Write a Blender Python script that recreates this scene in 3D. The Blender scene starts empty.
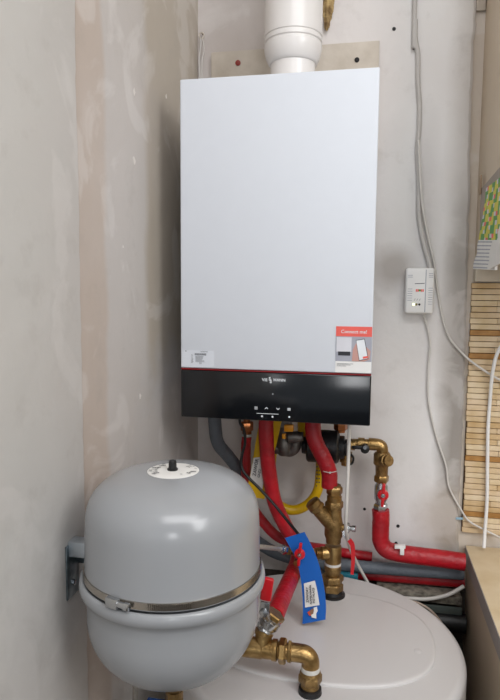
import bpy, bmesh, math, random
from mathutils import Vector, Matrix, noise
random.seed(7)
S = bpy.context.scene
COL = S.collection
V = Vector

# ------------------------------------------------------------------ camera, world, light, exposure
cam = bpy.data.cameras.new('camera')
cam.sensor_fit = 'VERTICAL'; cam.sensor_height = 36.0; cam.lens = 600.0 / 700.0 * 36.0
cam.clip_start = 0.02
camo = bpy.data.objects.new('camera', cam); COL.objects.link(camo)
YAW, PITCH, ROLL = 0.196, 0.098, 0.008
fw = V((-math.sin(YAW) * math.cos(PITCH), math.cos(YAW) * math.cos(PITCH), -math.sin(PITCH)))
rt = V((math.cos(YAW), math.sin(YAW), 0)); up = rt.cross(fw)
c_, s_ = math.cos(ROLL), math.sin(ROLL)
r2 = rt * c_ + up * s_; u2 = up * c_ - rt * s_
M3 = Matrix((r2, u2, -fw)).transposed()
camo.matrix_world = Matrix.Translation((0.393, -1.58, 0.271)) @ M3.to_4x4()
S.camera = camo

W = bpy.data.worlds.new('world'); S.world = W; W.use_nodes = True
bg = W.node_tree.nodes['Background']
bg.inputs[0].default_value = (0.88, 0.94, 1.0, 1); bg.inputs[1].default_value = 0.34

def area(name, loc, target, sx, sy, power, color):
    l = bpy.data.lights.new(name, 'AREA'); l.shape = 'RECTANGLE'; l.size = sx; l.size_y = sy
    l.energy = power; l.color = color
    o = bpy.data.objects.new(name, l); COL.objects.link(o); o.location = loc
    o.rotation_euler = (V(target) - V(loc)).to_track_quat('-Z', 'Y').to_euler()
    return o
area('window_daylight', (1.15, -4.0, 0.50), (0.3, 0, 0.0), 0.50, 0.8, 11, (0.97, 0.985, 1.0))
area('left_window_daylight', (-0.55, -4.0, 0.50), (0.4, 0, -0.1), 0.50, 0.8, 10, (0.97, 0.985, 1.0))
area('overhead_soft_light', (1.05, -2.2, 2.30), (0.25, 0, 0.1), 2.0, 1.5, 56, (0.98, 0.985, 1.0))  # broad soft light added overhead, its source unseen
area('side_window_daylight', (2.05, -1.9, 1.10), (0.0, -0.4, 0.2), 1.1, 1.1, 31, (0.97, 0.985, 1.0))

S.view_settings.view_transform = 'Standard'; S.view_settings.look = 'None'
S.view_settings.gamma = 1.0; S.view_settings.use_curve_mapping = False
S.view_settings.exposure = 0.06

# ------------------------------------------------------------------ helpers
def rgb(h):
    h = h.lstrip('#'); v = [int(h[i:i+2], 16) / 255 for i in (0, 2, 4)]
    return tuple(x / 12.92 if x <= 0.04045 else ((x + 0.055) / 1.055) ** 2.4 for x in v) + (1,)

def mat(name, col, rough=0.5, metal=0.0, var=0.06, scale=30, bump=0.0, bscale=60, col2=None, coat=0.0, spec=0.5):
    m = bpy.data.materials.new(name); m.use_nodes = True
    nt = m.node_tree; n = nt.nodes; L = nt.links; b = n['Principled BSDF']
    b.inputs['Roughness'].default_value = rough; b.inputs['Metallic'].default_value = metal
    b.inputs['Coat Weight'].default_value = coat; b.inputs['Coat Roughness'].default_value = 0.08
    b.inputs['Specular IOR Level'].default_value = spec
    c = rgb(col) if isinstance(col, str) else col
    tc = n.new('ShaderNodeTexCoord'); nz = n.new('ShaderNodeTexNoise')
    nz.inputs['Scale'].default_value = scale; nz.inputs['Detail'].default_value = 5
    L.new(tc.outputs['Object'], nz.inputs['Vector'])
    rp = n.new('ShaderNodeValToRGB'); rp.color_ramp.elements[0].position = 0.3; rp.color_ramp.elements[1].position = 0.7
    if col2: d = rgb(col2)
    else: d = tuple(max(0, x * (1 - 2 * var)) for x in c[:3]) + (1,)
    rp.color_ramp.elements[0].color = d; rp.color_ramp.elements[1].color = c
    L.new(nz.outputs['Fac'], rp.inputs['Fac']); L.new(rp.outputs['Color'], b.inputs['Base Color'])
    if bump:
        n2 = n.new('ShaderNodeTexNoise'); n2.inputs['Scale'].default_value = bscale; n2.inputs['Detail'].default_value = 6
        L.new(tc.outputs['Object'], n2.inputs['Vector'])
        bp = n.new('ShaderNodeBump'); bp.inputs['Strength'].default_value = bump; bp.inputs['Distance'].default_value = 0.01
        L.new(n2.outputs['Fac'], bp.inputs['Height']); L.new(bp.outputs['Normal'], b.inputs['Normal'])
    return m

def finish(bm, name, m, parent=None, smooth=True, ang=38, kind=None, base=None):
    bmesh.ops.recalc_face_normals(bm, faces=bm.faces)
    off = V((0, 0, 0))
    if parent is not None:
        off = parent.get('_w') and V(parent['_w']) or V((0, 0, 0))
    elif base is not None: off = V(base)
    bmesh.ops.translate(bm, verts=bm.verts, vec=-off)
    me = bpy.data.meshes.new(name); bm.to_mesh(me); bm.free()
    for mm in (m if isinstance(m, (list, tuple)) else [m]): me.materials.append(mm)
    if smooth:
        for p in me.polygons: p.use_smooth = True
        me.set_sharp_from_angle(angle=math.radians(ang))
    o = bpy.data.objects.new(name, me); COL.objects.link(o)
    if parent is not None:
        o.parent = parent; o['_w'] = tuple(off)
    else:
        o.location = off; o['_w'] = tuple(off)
    if kind: o['kind'] = kind
    return o

def thing(name, label, cat, loc, group=None):
    o = bpy.data.objects.new(name, None); COL.objects.link(o); o.location = loc; o.empty_display_size = 0.05
    o['label'] = label; o['category'] = cat; o['_w'] = tuple(loc)
    if group: o['group'] = group
    return o
def tag(o, label, cat, group=None):
    o['label'] = label; o['category'] = cat
    if group: o['group'] = group
    return o

def nb(): return bmesh.new()
def box(bm, x0, x1, y0, y1, z0, z1, bev=0.0, seg=2, mi=0):
    vs = [bm.verts.new(p) for p in ((x0,y0,z0),(x1,y0,z0),(x1,y1,z0),(x0,y1,z0),(x0,y0,z1),(x1,y0,z1),(x1,y1,z1),(x0,y1,z1))]
    fs = [bm.faces.new([vs[i] for i in f]) for f in ((0,3,2,1),(4,5,6,7),(0,1,5,4),(1,2,6,5),(2,3,7,6),(3,0,4,7))]
    for f in fs: f.material_index = mi
    if bev:
        es = {e for f in fs for e in f.edges}
        bmesh.ops.bevel(bm, geom=list(es), offset=bev, segments=seg, profile=0.5, affect='EDGES')
    return vs
def obox(bm, c, ax, ay, az, hx, hy, hz, bev=0.0, seg=2):
    """oriented box: centre, three axes, half sizes"""
    t = nb(); box(t, -hx, hx, -hy, hy, -hz, hz, bev, seg)
    ax, ay, az = V(ax).normalized(), V(ay).normalized(), V(az).normalized()
    mtx = Matrix((ax, ay, az)).transposed().to_4x4(); mtx.translation = V(c)
    bmesh.ops.transform(t, matrix=mtx, verts=t.verts)
    merge(bm, t)
def merge(bm, t):
    me = bpy.data.meshes.new('tmp'); t.to_mesh(me); t.free(); bm.from_mesh(me); bpy.data.meshes.remove(me)
def frame(d):
    d = V(d).normalized(); a = V((0, 0, 1)) if abs(d.z) < 0.9 else V((1, 0, 0))
    u = d.cross(a).normalized(); return d, u, d.cross(u)
def turn(bm, o, d, prof, n=28, capa=True, capb=True, rot=0.0, flat=False):
    """a turned (n-sided) solid along direction d; prof = (distance, radius)"""
    d, u, w = frame(d); o = V(o); rings = []
    for t, r in prof:
        rings.append([bm.verts.new(o + d * t + (u * math.cos(2*math.pi*k/n + rot) + w * math.sin(2*math.pi*k/n + rot)) * max(r, 1e-5)) for k in range(n)])
    for a, b in zip(rings, rings[1:]):
        for k in range(n): bm.faces.new((a[k], a[(k+1) % n], b[(k+1) % n], b[k]))
    if capa: bm.faces.new(rings[0][::-1])
    if capb: bm.faces.new(rings[-1])
def nut(bm, o, d, t0, t1, r, rot=0.3):
    c = min(0.003, (t1-t0) * .2)
    turn(bm, o, d, [(t0, r * .88), (t0 + c, r), (t1 - c, r), (t1, r * .88)], n=6, rot=rot)
def spline(pts, res=10):
    pts = [V(p) for p in pts]; out = []
    P_ = [pts[0] * 2 - pts[1]] + pts + [pts[-1] * 2 - pts[-2]]
    for i in range(1, len(P_) - 2):
        a, b, c, d = P_[i-1:i+3]
        for k in range(res):
            t = k / res
            out.append(0.5 * ((2*b) + (c-a)*t + (2*a-5*b+4*c-d)*t*t + (-a+3*b-3*c+d)*t**3))
    out.append(pts[-1]); return out
def tube(bm, pts, r, n=14, res=10, smooth=True, rf=None):
    pp = spline(pts, res) if smooth else [V(p) for p in pts]
    L = len(pp); tang = []
    for i in range(L):
        tang.append((pp[min(i+1, L-1)] - pp[max(i-1, 0)]).normalized())
    d, u, w = frame(tang[0]); rings = []
    for i in range(L):
        u = (u - tang[i] * u.dot(tang[i])).normalized(); w = tang[i].cross(u)
        rr = r if rf is None else rf(i / (L-1), i) * r
        rings.append([bm.verts.new(pp[i] + (u*math.cos(2*math.pi*k/n) + w*math.sin(2*math.pi*k/n)) * rr) for k in range(n)])
    for a, b in zip(rings, rings[1:]):
        for k in range(n): bm.faces.new((a[k], a[(k+1) % n], b[(k+1) % n], b[k]))
    bm.faces.new(rings[0][::-1]); bm.faces.new(rings[-1])
def ribbon(bm, left, right, th, res=8):
    """thin bent strip between two edges"""
    A, B = spline(left, res), spline(right, res); n = len(A); rows = []
    for i in range(n):
        t = (A[min(i+1, n-1)] - A[max(i-1, 0)]); nn = t.cross(B[i] - A[i]).normalized() * th / 2
        rows.append([bm.verts.new(p) for p in (A[i]+nn, B[i]+nn, B[i]-nn, A[i]-nn)])
    for a, b in zip(rows, rows[1:]):
        for k in range(4): bm.faces.new((a[k], a[(k+1) % 4], b[(k+1) % 4], b[k]))
    bm.faces.new(rows[0]); bm.faces.new(rows[-1][::-1])
def text_bm(bm, s, o, ux, uy, size, depth=0.0003, align='LEFT', bold=0.0):
    cu = bpy.data.curves.new('t', 'FONT'); cu.body = s; cu.size = 1.0; cu.align_x = align; cu.offset = bold; cu.resolution_u = 2
    ob = bpy.data.objects.new('t', cu); me = ob.to_mesh()
    t = nb(); t.from_mesh(me); ob.to_mesh_clear()
    bpy.data.objects.remove(ob); bpy.data.curves.remove(cu)
    ux, uy = V(ux).normalized(), V(uy).normalized(); n = ux.cross(uy)
    mtx = Matrix((ux * size, uy * size, n * size)).transposed().to_4x4(); mtx.translation = V(o)
    bmesh.ops.transform(t, matrix=mtx, verts=t.verts); merge(bm, t)
def lathe_z(bm, cx, cy, prof, n=72):
    """prof = (z, r)"""
    turn(bm, (cx, cy, 0), (0, 0, 1), prof, n=n)

# ------------------------------------------------------------------ materials
m_white = mat('white_enamel', '#d4d8df', 0.55, var=0.008, spec=0.3)
m_black = mat('black_glass_panel', '#0a0e13', 0.16, var=0.05, spec=0.6)
m_redtrim = mat('red_trim', '#8e1218', 0.4)
m_casing = mat('grey_casing', '#2b2d30', 0.5)
m_print = mat('white_print', '#e8ecf0', 0.5)
m_ink = mat('grey_ink', '#4a4c50', 0.6)
m_vessel = mat('grey_vessel_paint', '#9a9c9f', 0.24, var=0.02, scale=6, coat=0.15)
m_tank = mat('tank_white_plastic', '#cfcccb', 0.32, var=0.015, scale=5)
m_tankside = mat('tank_side', '#dddcda', 0.4, var=0.02)
m_brass = mat('brass', '#b39462', 0.33, 0.9, var=0.14, scale=45, col2='#86683c', bump=0.12, bscale=160)
m_brass_d = mat('brass_cast', '#a08255', 0.42, 0.85, var=0.14, scale=70, col2='#7a6039', bump=0.3, bscale=260)
m_copper = mat('copper', '#b8754a', 0.3, 0.95, var=0.1)
m_chrome = mat('chrome', '#c2c4c6', 0.26, 1.0, var=0.05)
m_zinc = mat('zinc_steel', '#8e9aa0', 0.32, 0.9, var=0.12, scale=60, col2='#5f6b72')
m_steel = mat('stainless_band', '#b7b0a6', 0.22, 1.0, var=0.08)
m_cast = mat('dull_steel', '#7b7671', 0.45, 0.8, var=0.2, scale=60, bump=0.3)
m_red = mat('red_foam_insulation', '#b81020', 0.42, var=0.12, scale=25, bump=0.35, bscale=70, col2='#940c1a')
m_redp = mat('red_plastic', '#c81a24', 0.3, var=0.04)
m_grey = mat('grey_foam_insulation', '#5f666e', 0.55, var=0.08, scale=30, bump=0.3, bscale=90)
m_yellow = mat('yellow_plastic', '#e0b400', 0.35, var=0.05)
m_orange = mat('orange_plastic', '#f0a010', 0.4)
m_blue = mat('blue_plastic', '#0d5fb8', 0.42, var=0.05, scale=14)
m_blackp = mat('black_plastic', '#131315', 0.42, var=0.1, bump=0.15, bscale=200)
m_paper = mat('white_label', '#e6e4e0', 0.6, var=0.03)
m_whitep = mat('white_plastic', '#e9e8e6', 0.35, var=0.01)
m_flue = mat('white_flue', '#dfdbd8', 0.25, var=0.012, scale=8)
m_cable = mat('white_cable', '#d4d0ca', 0.45, var=0.05)
m_cableg = mat('painted_cable', '#c2beba', 0.55, var=0.06)
m_dark = mat('dark_plug', '#1c1a1a', 0.7)
m_ptfe = mat('thread_seal', '#d9d6cf', 0.7)
m_foam = mat('old_expanding_foam', '#c6ac78', 0.85, var=0.3, scale=50, bump=0.8, bscale=120, col2='#6e5130')
m_board = mat('cream_board', '#c9c0b4', 0.7, var=0.07, scale=14, col2='#b0a597', bump=0.1)
m_ply = mat('light_wood_laminate', '#e8d6b6', 0.5, var=0.05, scale=18, col2='#dcc6a0')
m_edge = mat('grey_edging', '#9a938f', 0.5, var=0.05)
m_side = mat('beige_side_panel', '#c0b19c', 0.55, var=0.04, scale=9)
m_tan = mat('tan_cupboard', '#d0bfa8', 0.5, var=0.03, scale=8)
m_green = mat('green_print', '#4c9a3c', 0.5)
m_yel2 = mat('yellow_print', '#d8ce3a', 0.5)
m_redpr = mat('coral_print', '#ee6459', 0.5)
m_skin = mat('picture_hand', '#c99a90', 0.6)
m_pgrey = mat('picture_grey', '#a7a9b4', 0.6)
m_pdark = mat('picture_dark', '#2b2c33', 0.6)
m_plite = mat('picture_light', '#d7d7de', 0.6)
m_teal = mat('teal_strip', '#1d6f80', 0.5)
m_lowwood = mat('whitewashed_wood', '#9a9385', 0.85, var=0.25, scale=60, col2='#4a443c', bump=0.5)
m_floor = mat('concrete_floor', '#5d5650', 0.8, var=0.2, scale=8, bump=0.3)
m_ceil = mat('ceiling_paint', '#d5d2ce', 0.8)

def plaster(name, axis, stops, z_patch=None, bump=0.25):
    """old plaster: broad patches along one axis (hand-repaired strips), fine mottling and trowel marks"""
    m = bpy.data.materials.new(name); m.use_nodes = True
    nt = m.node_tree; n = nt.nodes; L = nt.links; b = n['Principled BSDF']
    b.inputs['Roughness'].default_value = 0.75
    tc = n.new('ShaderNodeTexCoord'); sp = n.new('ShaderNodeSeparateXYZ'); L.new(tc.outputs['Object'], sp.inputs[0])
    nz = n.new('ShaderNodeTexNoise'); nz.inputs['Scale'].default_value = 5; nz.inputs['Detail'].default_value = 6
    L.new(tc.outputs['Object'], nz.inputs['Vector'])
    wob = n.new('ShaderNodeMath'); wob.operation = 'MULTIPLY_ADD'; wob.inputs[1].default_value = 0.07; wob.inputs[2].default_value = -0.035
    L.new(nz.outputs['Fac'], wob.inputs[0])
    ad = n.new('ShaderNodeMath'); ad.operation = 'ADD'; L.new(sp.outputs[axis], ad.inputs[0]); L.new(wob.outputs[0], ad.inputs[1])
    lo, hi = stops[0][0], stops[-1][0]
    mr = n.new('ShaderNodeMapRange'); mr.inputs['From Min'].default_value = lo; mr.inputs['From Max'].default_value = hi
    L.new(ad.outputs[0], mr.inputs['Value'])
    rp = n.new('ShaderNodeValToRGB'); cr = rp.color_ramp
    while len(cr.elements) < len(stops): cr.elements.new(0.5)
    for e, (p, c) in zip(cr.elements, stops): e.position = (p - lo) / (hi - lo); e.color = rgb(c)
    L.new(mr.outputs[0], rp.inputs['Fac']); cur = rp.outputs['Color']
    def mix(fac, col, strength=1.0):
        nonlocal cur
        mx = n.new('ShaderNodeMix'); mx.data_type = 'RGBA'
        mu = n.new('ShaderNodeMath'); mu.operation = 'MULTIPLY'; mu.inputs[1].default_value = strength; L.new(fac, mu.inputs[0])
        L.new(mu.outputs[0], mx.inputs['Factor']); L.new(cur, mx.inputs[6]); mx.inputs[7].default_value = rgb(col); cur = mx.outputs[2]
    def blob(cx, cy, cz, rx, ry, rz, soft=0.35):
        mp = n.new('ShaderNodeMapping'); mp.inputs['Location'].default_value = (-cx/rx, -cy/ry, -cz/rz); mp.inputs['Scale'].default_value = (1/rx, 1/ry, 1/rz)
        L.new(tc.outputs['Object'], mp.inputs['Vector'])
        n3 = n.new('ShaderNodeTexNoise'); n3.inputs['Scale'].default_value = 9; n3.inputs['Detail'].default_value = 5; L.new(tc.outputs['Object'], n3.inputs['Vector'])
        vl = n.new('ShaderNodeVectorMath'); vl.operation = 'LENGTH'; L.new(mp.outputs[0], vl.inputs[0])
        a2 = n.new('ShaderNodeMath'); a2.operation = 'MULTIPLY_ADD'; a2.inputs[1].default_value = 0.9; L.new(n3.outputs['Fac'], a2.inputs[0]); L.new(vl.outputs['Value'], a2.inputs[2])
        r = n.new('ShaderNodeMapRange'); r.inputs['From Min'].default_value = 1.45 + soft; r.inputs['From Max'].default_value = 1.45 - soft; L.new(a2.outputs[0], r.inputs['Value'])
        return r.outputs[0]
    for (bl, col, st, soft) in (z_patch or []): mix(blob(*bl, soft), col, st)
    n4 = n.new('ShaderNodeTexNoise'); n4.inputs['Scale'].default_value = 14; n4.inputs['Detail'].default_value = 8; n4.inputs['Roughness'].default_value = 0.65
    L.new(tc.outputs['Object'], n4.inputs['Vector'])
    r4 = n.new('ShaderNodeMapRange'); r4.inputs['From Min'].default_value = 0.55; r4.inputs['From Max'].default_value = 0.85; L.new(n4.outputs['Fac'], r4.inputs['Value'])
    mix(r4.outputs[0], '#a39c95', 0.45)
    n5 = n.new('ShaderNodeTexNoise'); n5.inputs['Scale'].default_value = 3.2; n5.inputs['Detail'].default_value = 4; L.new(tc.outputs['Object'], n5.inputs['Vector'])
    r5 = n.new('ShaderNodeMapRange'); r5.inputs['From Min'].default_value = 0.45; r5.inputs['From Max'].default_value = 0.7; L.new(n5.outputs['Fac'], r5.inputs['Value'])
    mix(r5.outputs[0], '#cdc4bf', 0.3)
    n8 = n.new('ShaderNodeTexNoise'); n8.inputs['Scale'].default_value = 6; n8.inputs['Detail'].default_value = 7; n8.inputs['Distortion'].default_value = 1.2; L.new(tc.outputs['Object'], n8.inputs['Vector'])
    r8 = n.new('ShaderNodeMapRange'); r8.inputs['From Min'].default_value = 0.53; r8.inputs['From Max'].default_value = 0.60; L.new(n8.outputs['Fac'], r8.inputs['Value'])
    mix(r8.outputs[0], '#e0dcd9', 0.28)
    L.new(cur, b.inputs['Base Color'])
    n6 = n.new('ShaderNodeTexNoise'); n6.inputs['Scale'].default_value = 11; n6.inputs['Detail'].default_value = 9; L.new(tc.outputs['Object'], n6.inputs['Vector'])
    bp = n.new('ShaderNodeBump'); bp.inputs['Strength'].default_value = bump; bp.inputs['Distance'].default_value = 0.012
    L.new(n6.outputs['Fac'], bp.inputs['Height']); L.new(bp.outputs['Normal'], b.inputs['Normal'])
    return m

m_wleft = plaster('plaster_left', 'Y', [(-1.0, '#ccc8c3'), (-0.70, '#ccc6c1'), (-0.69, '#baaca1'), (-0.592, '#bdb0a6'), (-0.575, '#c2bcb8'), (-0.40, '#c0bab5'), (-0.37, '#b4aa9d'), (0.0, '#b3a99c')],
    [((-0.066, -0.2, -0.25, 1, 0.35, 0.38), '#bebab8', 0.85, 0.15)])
m_wleft2 = plaster('plaster_left_layer', 'Y', [(-3.0, '#c8c6c3'), (-0.9, '#cccac6'), (-0.7, '#c6c2be')], [])
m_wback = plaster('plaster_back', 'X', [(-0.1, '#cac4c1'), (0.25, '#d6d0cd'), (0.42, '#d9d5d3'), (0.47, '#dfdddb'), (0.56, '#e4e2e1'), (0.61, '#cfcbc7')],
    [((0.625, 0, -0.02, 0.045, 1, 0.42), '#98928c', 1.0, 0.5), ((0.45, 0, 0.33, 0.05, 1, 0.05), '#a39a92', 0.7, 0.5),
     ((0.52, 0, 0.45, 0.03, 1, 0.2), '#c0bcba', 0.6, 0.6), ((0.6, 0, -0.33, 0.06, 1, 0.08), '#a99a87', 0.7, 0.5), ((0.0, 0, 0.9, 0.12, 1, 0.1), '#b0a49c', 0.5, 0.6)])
m_bare = plaster('bare_plaster', 'X', [(0.5, '#cfc4b6'), (0.62, '#cfc3b4'), (1.3, '#c5b9aa')], [], bump=0.5)

# ------------------------------------------------------------------ room shell
FLOOR = -1.35
def ragged(bm, axis_pts, th_dir):
    pass
bm = nb(); box(bm, -1.8, 2.2, -4.4, 0.2, FLOOR - 0.1, FLOOR); finish(bm, 'floor', m_floor, smooth=False, kind='structure')
bm = nb(); box(bm, -1.8, 2.2, -4.4, 0.2, 2.50, 2.60); finish(bm, 'ceiling', m_ceil, smooth=False, kind='structure')
bm = nb(); box(bm, -0.30, 2.2, 0.012, 0.15, FLOOR, 2.5); wb = finish(bm, 'wall_back', m_bare, smooth=False, kind='structure')
bm = nb(); box(bm, -0.065, 2.09, -0.0012, 0.012, FLOOR, -0.497, 0.0008, 1); finish(bm, 'gap_shade_band', mat('gap_shade', '#5a5048', 0.9, var=0.25, scale=30, col2='#2e2924', bump=0.8, bscale=50), parent=wb, smooth=False, kind='structure')  # dark band over the lower wall, painting the unlit gap behind the tank
# finishing coat of the back wall, ragged right edge
bm = nb()
N = 220; prev = None
for i in range(N + 1):
    z = FLOOR + (2.5 - FLOOR) * i / N
    xe = 0.622 + 0.012 * min(1, max(0, (0.75 - z) / 0.7)) + 0.006 * noise.noise((0, 0, z * 9)) + 0.003 * noise.noise((5, 0, z * 50))
    row = [bm.verts.new(p) for p in ((-0.066, 0, z), (xe - 0.006, 0, z), (xe, 0.004, z), (xe + 0.001, 0.0125, z))]
    if prev:
        for k in range(3): bm.faces.new((prev[k], prev[k+1], row[k+1], row[k]))
    prev = row
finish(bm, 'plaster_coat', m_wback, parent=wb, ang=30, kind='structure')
bm = nb(); box(bm, -0.25, -0.0660, -2.0, 0.1, FLOOR, 2.5); wl = finish(bm, 'wall_left', m_wleft, smooth=False, kind='structure')
bm = nb(); prev = None
for i in range(N + 1):
    z = FLOOR + (2.5 - FLOOR) * i / N
    t = max(0, min(1, (0.7 - z) / 0.9))
    ye = -0.690 + 0.004 * noise.noise((3, 0, z * 6)) + 0.003 * noise.noise((5, 2, z * 40)) - 0.014 * math.exp(-((z - 0.33) / 0.05) ** 2) * 0
    row = [bm.verts.new(p) for p in ((-0.0590, -2.0, z), (-0.0590, ye - 0.005, z), (-0.0605, ye, z), (-0.0662, ye + 0.0005, z))]
    if prev:
        for k in range(3): bm.faces.new((prev[k], prev[k+1], row[k+1], row[k]))
    prev = row
finish(bm, 'plaster_coat', m_wleft2, parent=wl, ang=25, kind='structure')
m_crack = mat('crack_shadow', '#6f655d', 0.9, var=0.2)  # dark line in the crack, also painting the shadow of the coat edge
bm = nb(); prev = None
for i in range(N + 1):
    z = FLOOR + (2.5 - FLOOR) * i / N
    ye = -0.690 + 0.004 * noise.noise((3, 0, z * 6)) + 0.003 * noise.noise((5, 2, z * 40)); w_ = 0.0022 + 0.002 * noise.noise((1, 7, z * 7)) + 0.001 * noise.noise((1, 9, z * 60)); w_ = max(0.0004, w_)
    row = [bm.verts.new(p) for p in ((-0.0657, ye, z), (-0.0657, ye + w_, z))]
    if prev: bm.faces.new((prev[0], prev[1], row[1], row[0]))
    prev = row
finish(bm, 'crack_shadow_line', m_crack, parent=wl, smooth=False, kind='structure')
# room side and rear walls (behind the camera) with the two window openings
m_far = mat('far_wall_paint', '#c9c4bd', 0.8)
bm = nb(); box(bm, 2.1, 2.2, -4.2, 0.1, FLOOR, 2.5); finish(bm, 'wall_right', m_far, smooth=False, kind='structure')
# chipped spots and a staple mark in the left wall
m_chip = mat('fresh_plaster', '#e2dcd6', 0.8)
for (px, sz) in (((-0.0660, -0.4424, 0.6528), 0.009), ((-0.0660, -0.4461, 0.5237), 0.010), ((-0.0660, -0.2550, 0.7008), 0.006), ((-0.0660, -0.5049, 0.3516), 0.004), ((-0.0660, -0.4273, 0.0541), 0.007), ((-0.0610, -0.7598, -0.2900), 0.006)):
    bm = nb(); c = V(px); pts = []
    for k in range(9):
        a = 2 * math.pi * k / 9; rr = sz * (0.5 + 0.6 * random.random()) * (1.5 if k == 0 else 1)
        pts.append(bm.verts.new((c.x + 0.0008, c.y + math.cos(a) * rr * 0.6, c.z + math.sin(a) * rr)))
    bm.faces.new(pts); r = bmesh.ops.extrude_face_region(bm, geom=bm.faces[:])
    bmesh.ops.translate(bm, verts=[v for v in r['geom'] if isinstance(v, bmesh.types.BMVert)], vec=(-0.003, 0, 0))
    finish(bm, 'plaster_chip', m_chip, parent=wl, smooth=False, kind='structure')
def tmp_label():
    pass

# ------------------------------------------------------------------ storage tank
TX, TY, TZ, TR = 0.302, -0.381, -0.45, 0.2975
tank = thing('hot_water_tank', 'large round white hot water storage tank standing below the boiler', 'tank', (TX, TY, FLOOR))
bm = nb(); lathe_z(bm, TX, TY, [(FLOOR + 0.02, TR - 0.008), (FLOOR + 0.03, TR - 0.004), (TZ - 0.05, TR - 0.004)], 96); finish(bm, 'jacket', m_tankside, tank)
bm = nb(); lathe_z(bm, TX, TY, [(TZ - 0.052, TR)] + [(TZ - 0.016 + 0.016 * math.sin(a), TR - 0.016 + 0.016 * math.cos(a)) for a in [math.pi/2 * k / 8 for k in range(9)]], 128); finish(bm, 'top_cover', m_tank, tank)
bm = nb(); lathe_z(bm, TX, TY, [(FLOOR + 0.001, TR - 0.03), (FLOOR + 0.022, TR - 0.03)], 64); finish(bm, 'base_ring', m_blackp, tank)
bm = nb(); rings = []
for (g, z) in ((0.0, TZ - 0.001), (0.0, TZ + 0.0025), (-0.0012, TZ + 0.0045), (-0.004, TZ + 0.0058), (-0.008, TZ + 0.0062)):
    ring = []
    for k in range(120):
        a = 2 * math.pi * k / 120; e = 2 / 2.5
        x = 0.300 + (0.243 + g) * math.copysign(abs(math.cos(a)) ** e, math.cos(a)); y = -0.362 + (0.175 + g) * math.copysign(abs(math.sin(a)) ** e, math.sin(a))
        ring.append(bm.verts.new((x, y, z)))
    rings.append(ring)
for a, b in zip(rings, rings[1:]):
    for k in range(120): bm.faces.new((a[k], a[(k+1) % 120], b[(k+1) % 120], b[k]))
bm.faces.new(rings[-1]); finish(bm, 'lid', m_tank, tank, ang=60)
bm = nb(); o = V((0.5063, -0.3978, -0.4440)); turn(bm, o, (0,0,1), [(-0.001, 0.008), (0.0006, 0.008), (0.0014, 0.005)]); finish(bm, 'lid_cap', m_tank, tank)
LID = TZ + 0.0062

# ------------------------------------------------------------------ boiler
BY = -0.36
boiler = thing('gas_boiler', 'white wall-hung gas boiler with black control strip along its bottom', 'boiler', (0.2, -0.19, 0.0))
bm = nb(); box(bm, 0.003, 0.397, -0.336, -0.020, 0.012, 0.697, 0.004); finish(bm, 'casing', m_white, boiler)
bm = nb(); box(bm, 0.012, 0.388, -0.33, -0.03, 0.004, 0.0125); finish(bm, 'bottom_plate', m_casing, boiler)
bm = nb(); box(bm, 0.0, 0.40, BY, -0.334, 0.1065, 0.70, 0.003, 3); door = finish(bm, 'front_cover', m_white, boiler)
bm = nb(); box(bm, 0.0005, 0.3995, BY - 0.0005, -0.335, 0.1036, 0.1056); finish(bm, 'red_trim_line', m_redtrim, boiler, smooth=False)
bm = nb(); box(bm, 0.0, 0.40, BY, -0.334, 0.0, 0.103, 0.003, 3); panel = finish(bm, 'control_panel', m_black, boiler)
panel['label'] = 'glossy black control strip'
# printing on the panel
X1, Z1 = (1, 0, 0), (0, 0, 1)
FY = BY - 0.0006
bm = nb(); lx, _, lz = (0.1768, -0.3600, 0.0855)
text_bm(bm, 'VIE', (lx, FY, lz - 0.001), X1, Z1, 0.0086, bold=0.02)
text_bm(bm, 'MANN', (0.2009, -0.3606, 0.0850), X1, Z1, 0.0084, bold=0.02)
cx, _, cz = (0.1941, -0.3600, 0.0876)
text_bm(bm, 'S', (cx - 0.0030, FY, cz - 0.0010), X1, Z1, 0.0095, bold=0.04)
text_bm(bm, 'S', (cx - 0.0010, FY, cz - 0.0065), X1, Z1, 0.0095, bold=0.04)
finish(bm, 'logo', m_print, panel, smooth=False)
def line(bm, a, b, w):
    a, b = V(a), V(b); d = (b - a).normalized(); n = V((0, -1, 0)).cross(d) * w / 2
    bm.faces.new([bm.verts.new(p) for p in (a - n, b - n, b + n, a + n)])
def disc(bm, c, r, n=16, ny=(0, -1, 0)):
    d, u, w = frame(ny); bm.faces.new([bm.verts.new(V(c) + (u * math.cos(2*math.pi*k/n) + w * math.sin(2*math.pi*k/n)) * r) for k in range(n)])
i1, i2, i3, i4 = V((0.1647, -0.3606, 0.0269)), V((0.1870, -0.3606, 0.0273)), V((0.2113, -0.3606, 0.0274)), V((0.2344, -0.3606, 0.0274))
k = 0.0032
def sym(fn):
    global bm
    bm = nb(); fn(bm); finish(bm, 'button_symbol', m_print, panel, smooth=False)
def f1(b):
    for t in (-0.0024, 0, 0.0024): line(b, i1 + V((-k, 0, t)), i1 + V((k, 0, t)), 0.0012); line(b, i1 + V((t, 0, -k)), i1 + V((t, 0, k)), 0.0010)
def f2(b): line(b, i2 + V((-k, 0, -0.0015)), i2 + V((0, 0, 0.002)), 0.0014); line(b, i2 + V((0, 0, 0.002)), i2 + V((k, 0, -0.0015)), 0.0014)
def f3(b): line(b, i3 + V((-k, 0, 0.0015)), i3 + V((0, 0, -0.002)), 0.0014); line(b, i3 + V((0, 0, -0.002)), i3 + V((k, 0, 0.0015)), 0.0014)
def f4(b):
    for t in (-0.002, 0, 0.002): line(b, i4 + V((-k, 0, t)), i4 + V((k, 0, t)), 0.0012)
for f_ in (f1, f2, f3, f4): sym(f_)
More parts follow.
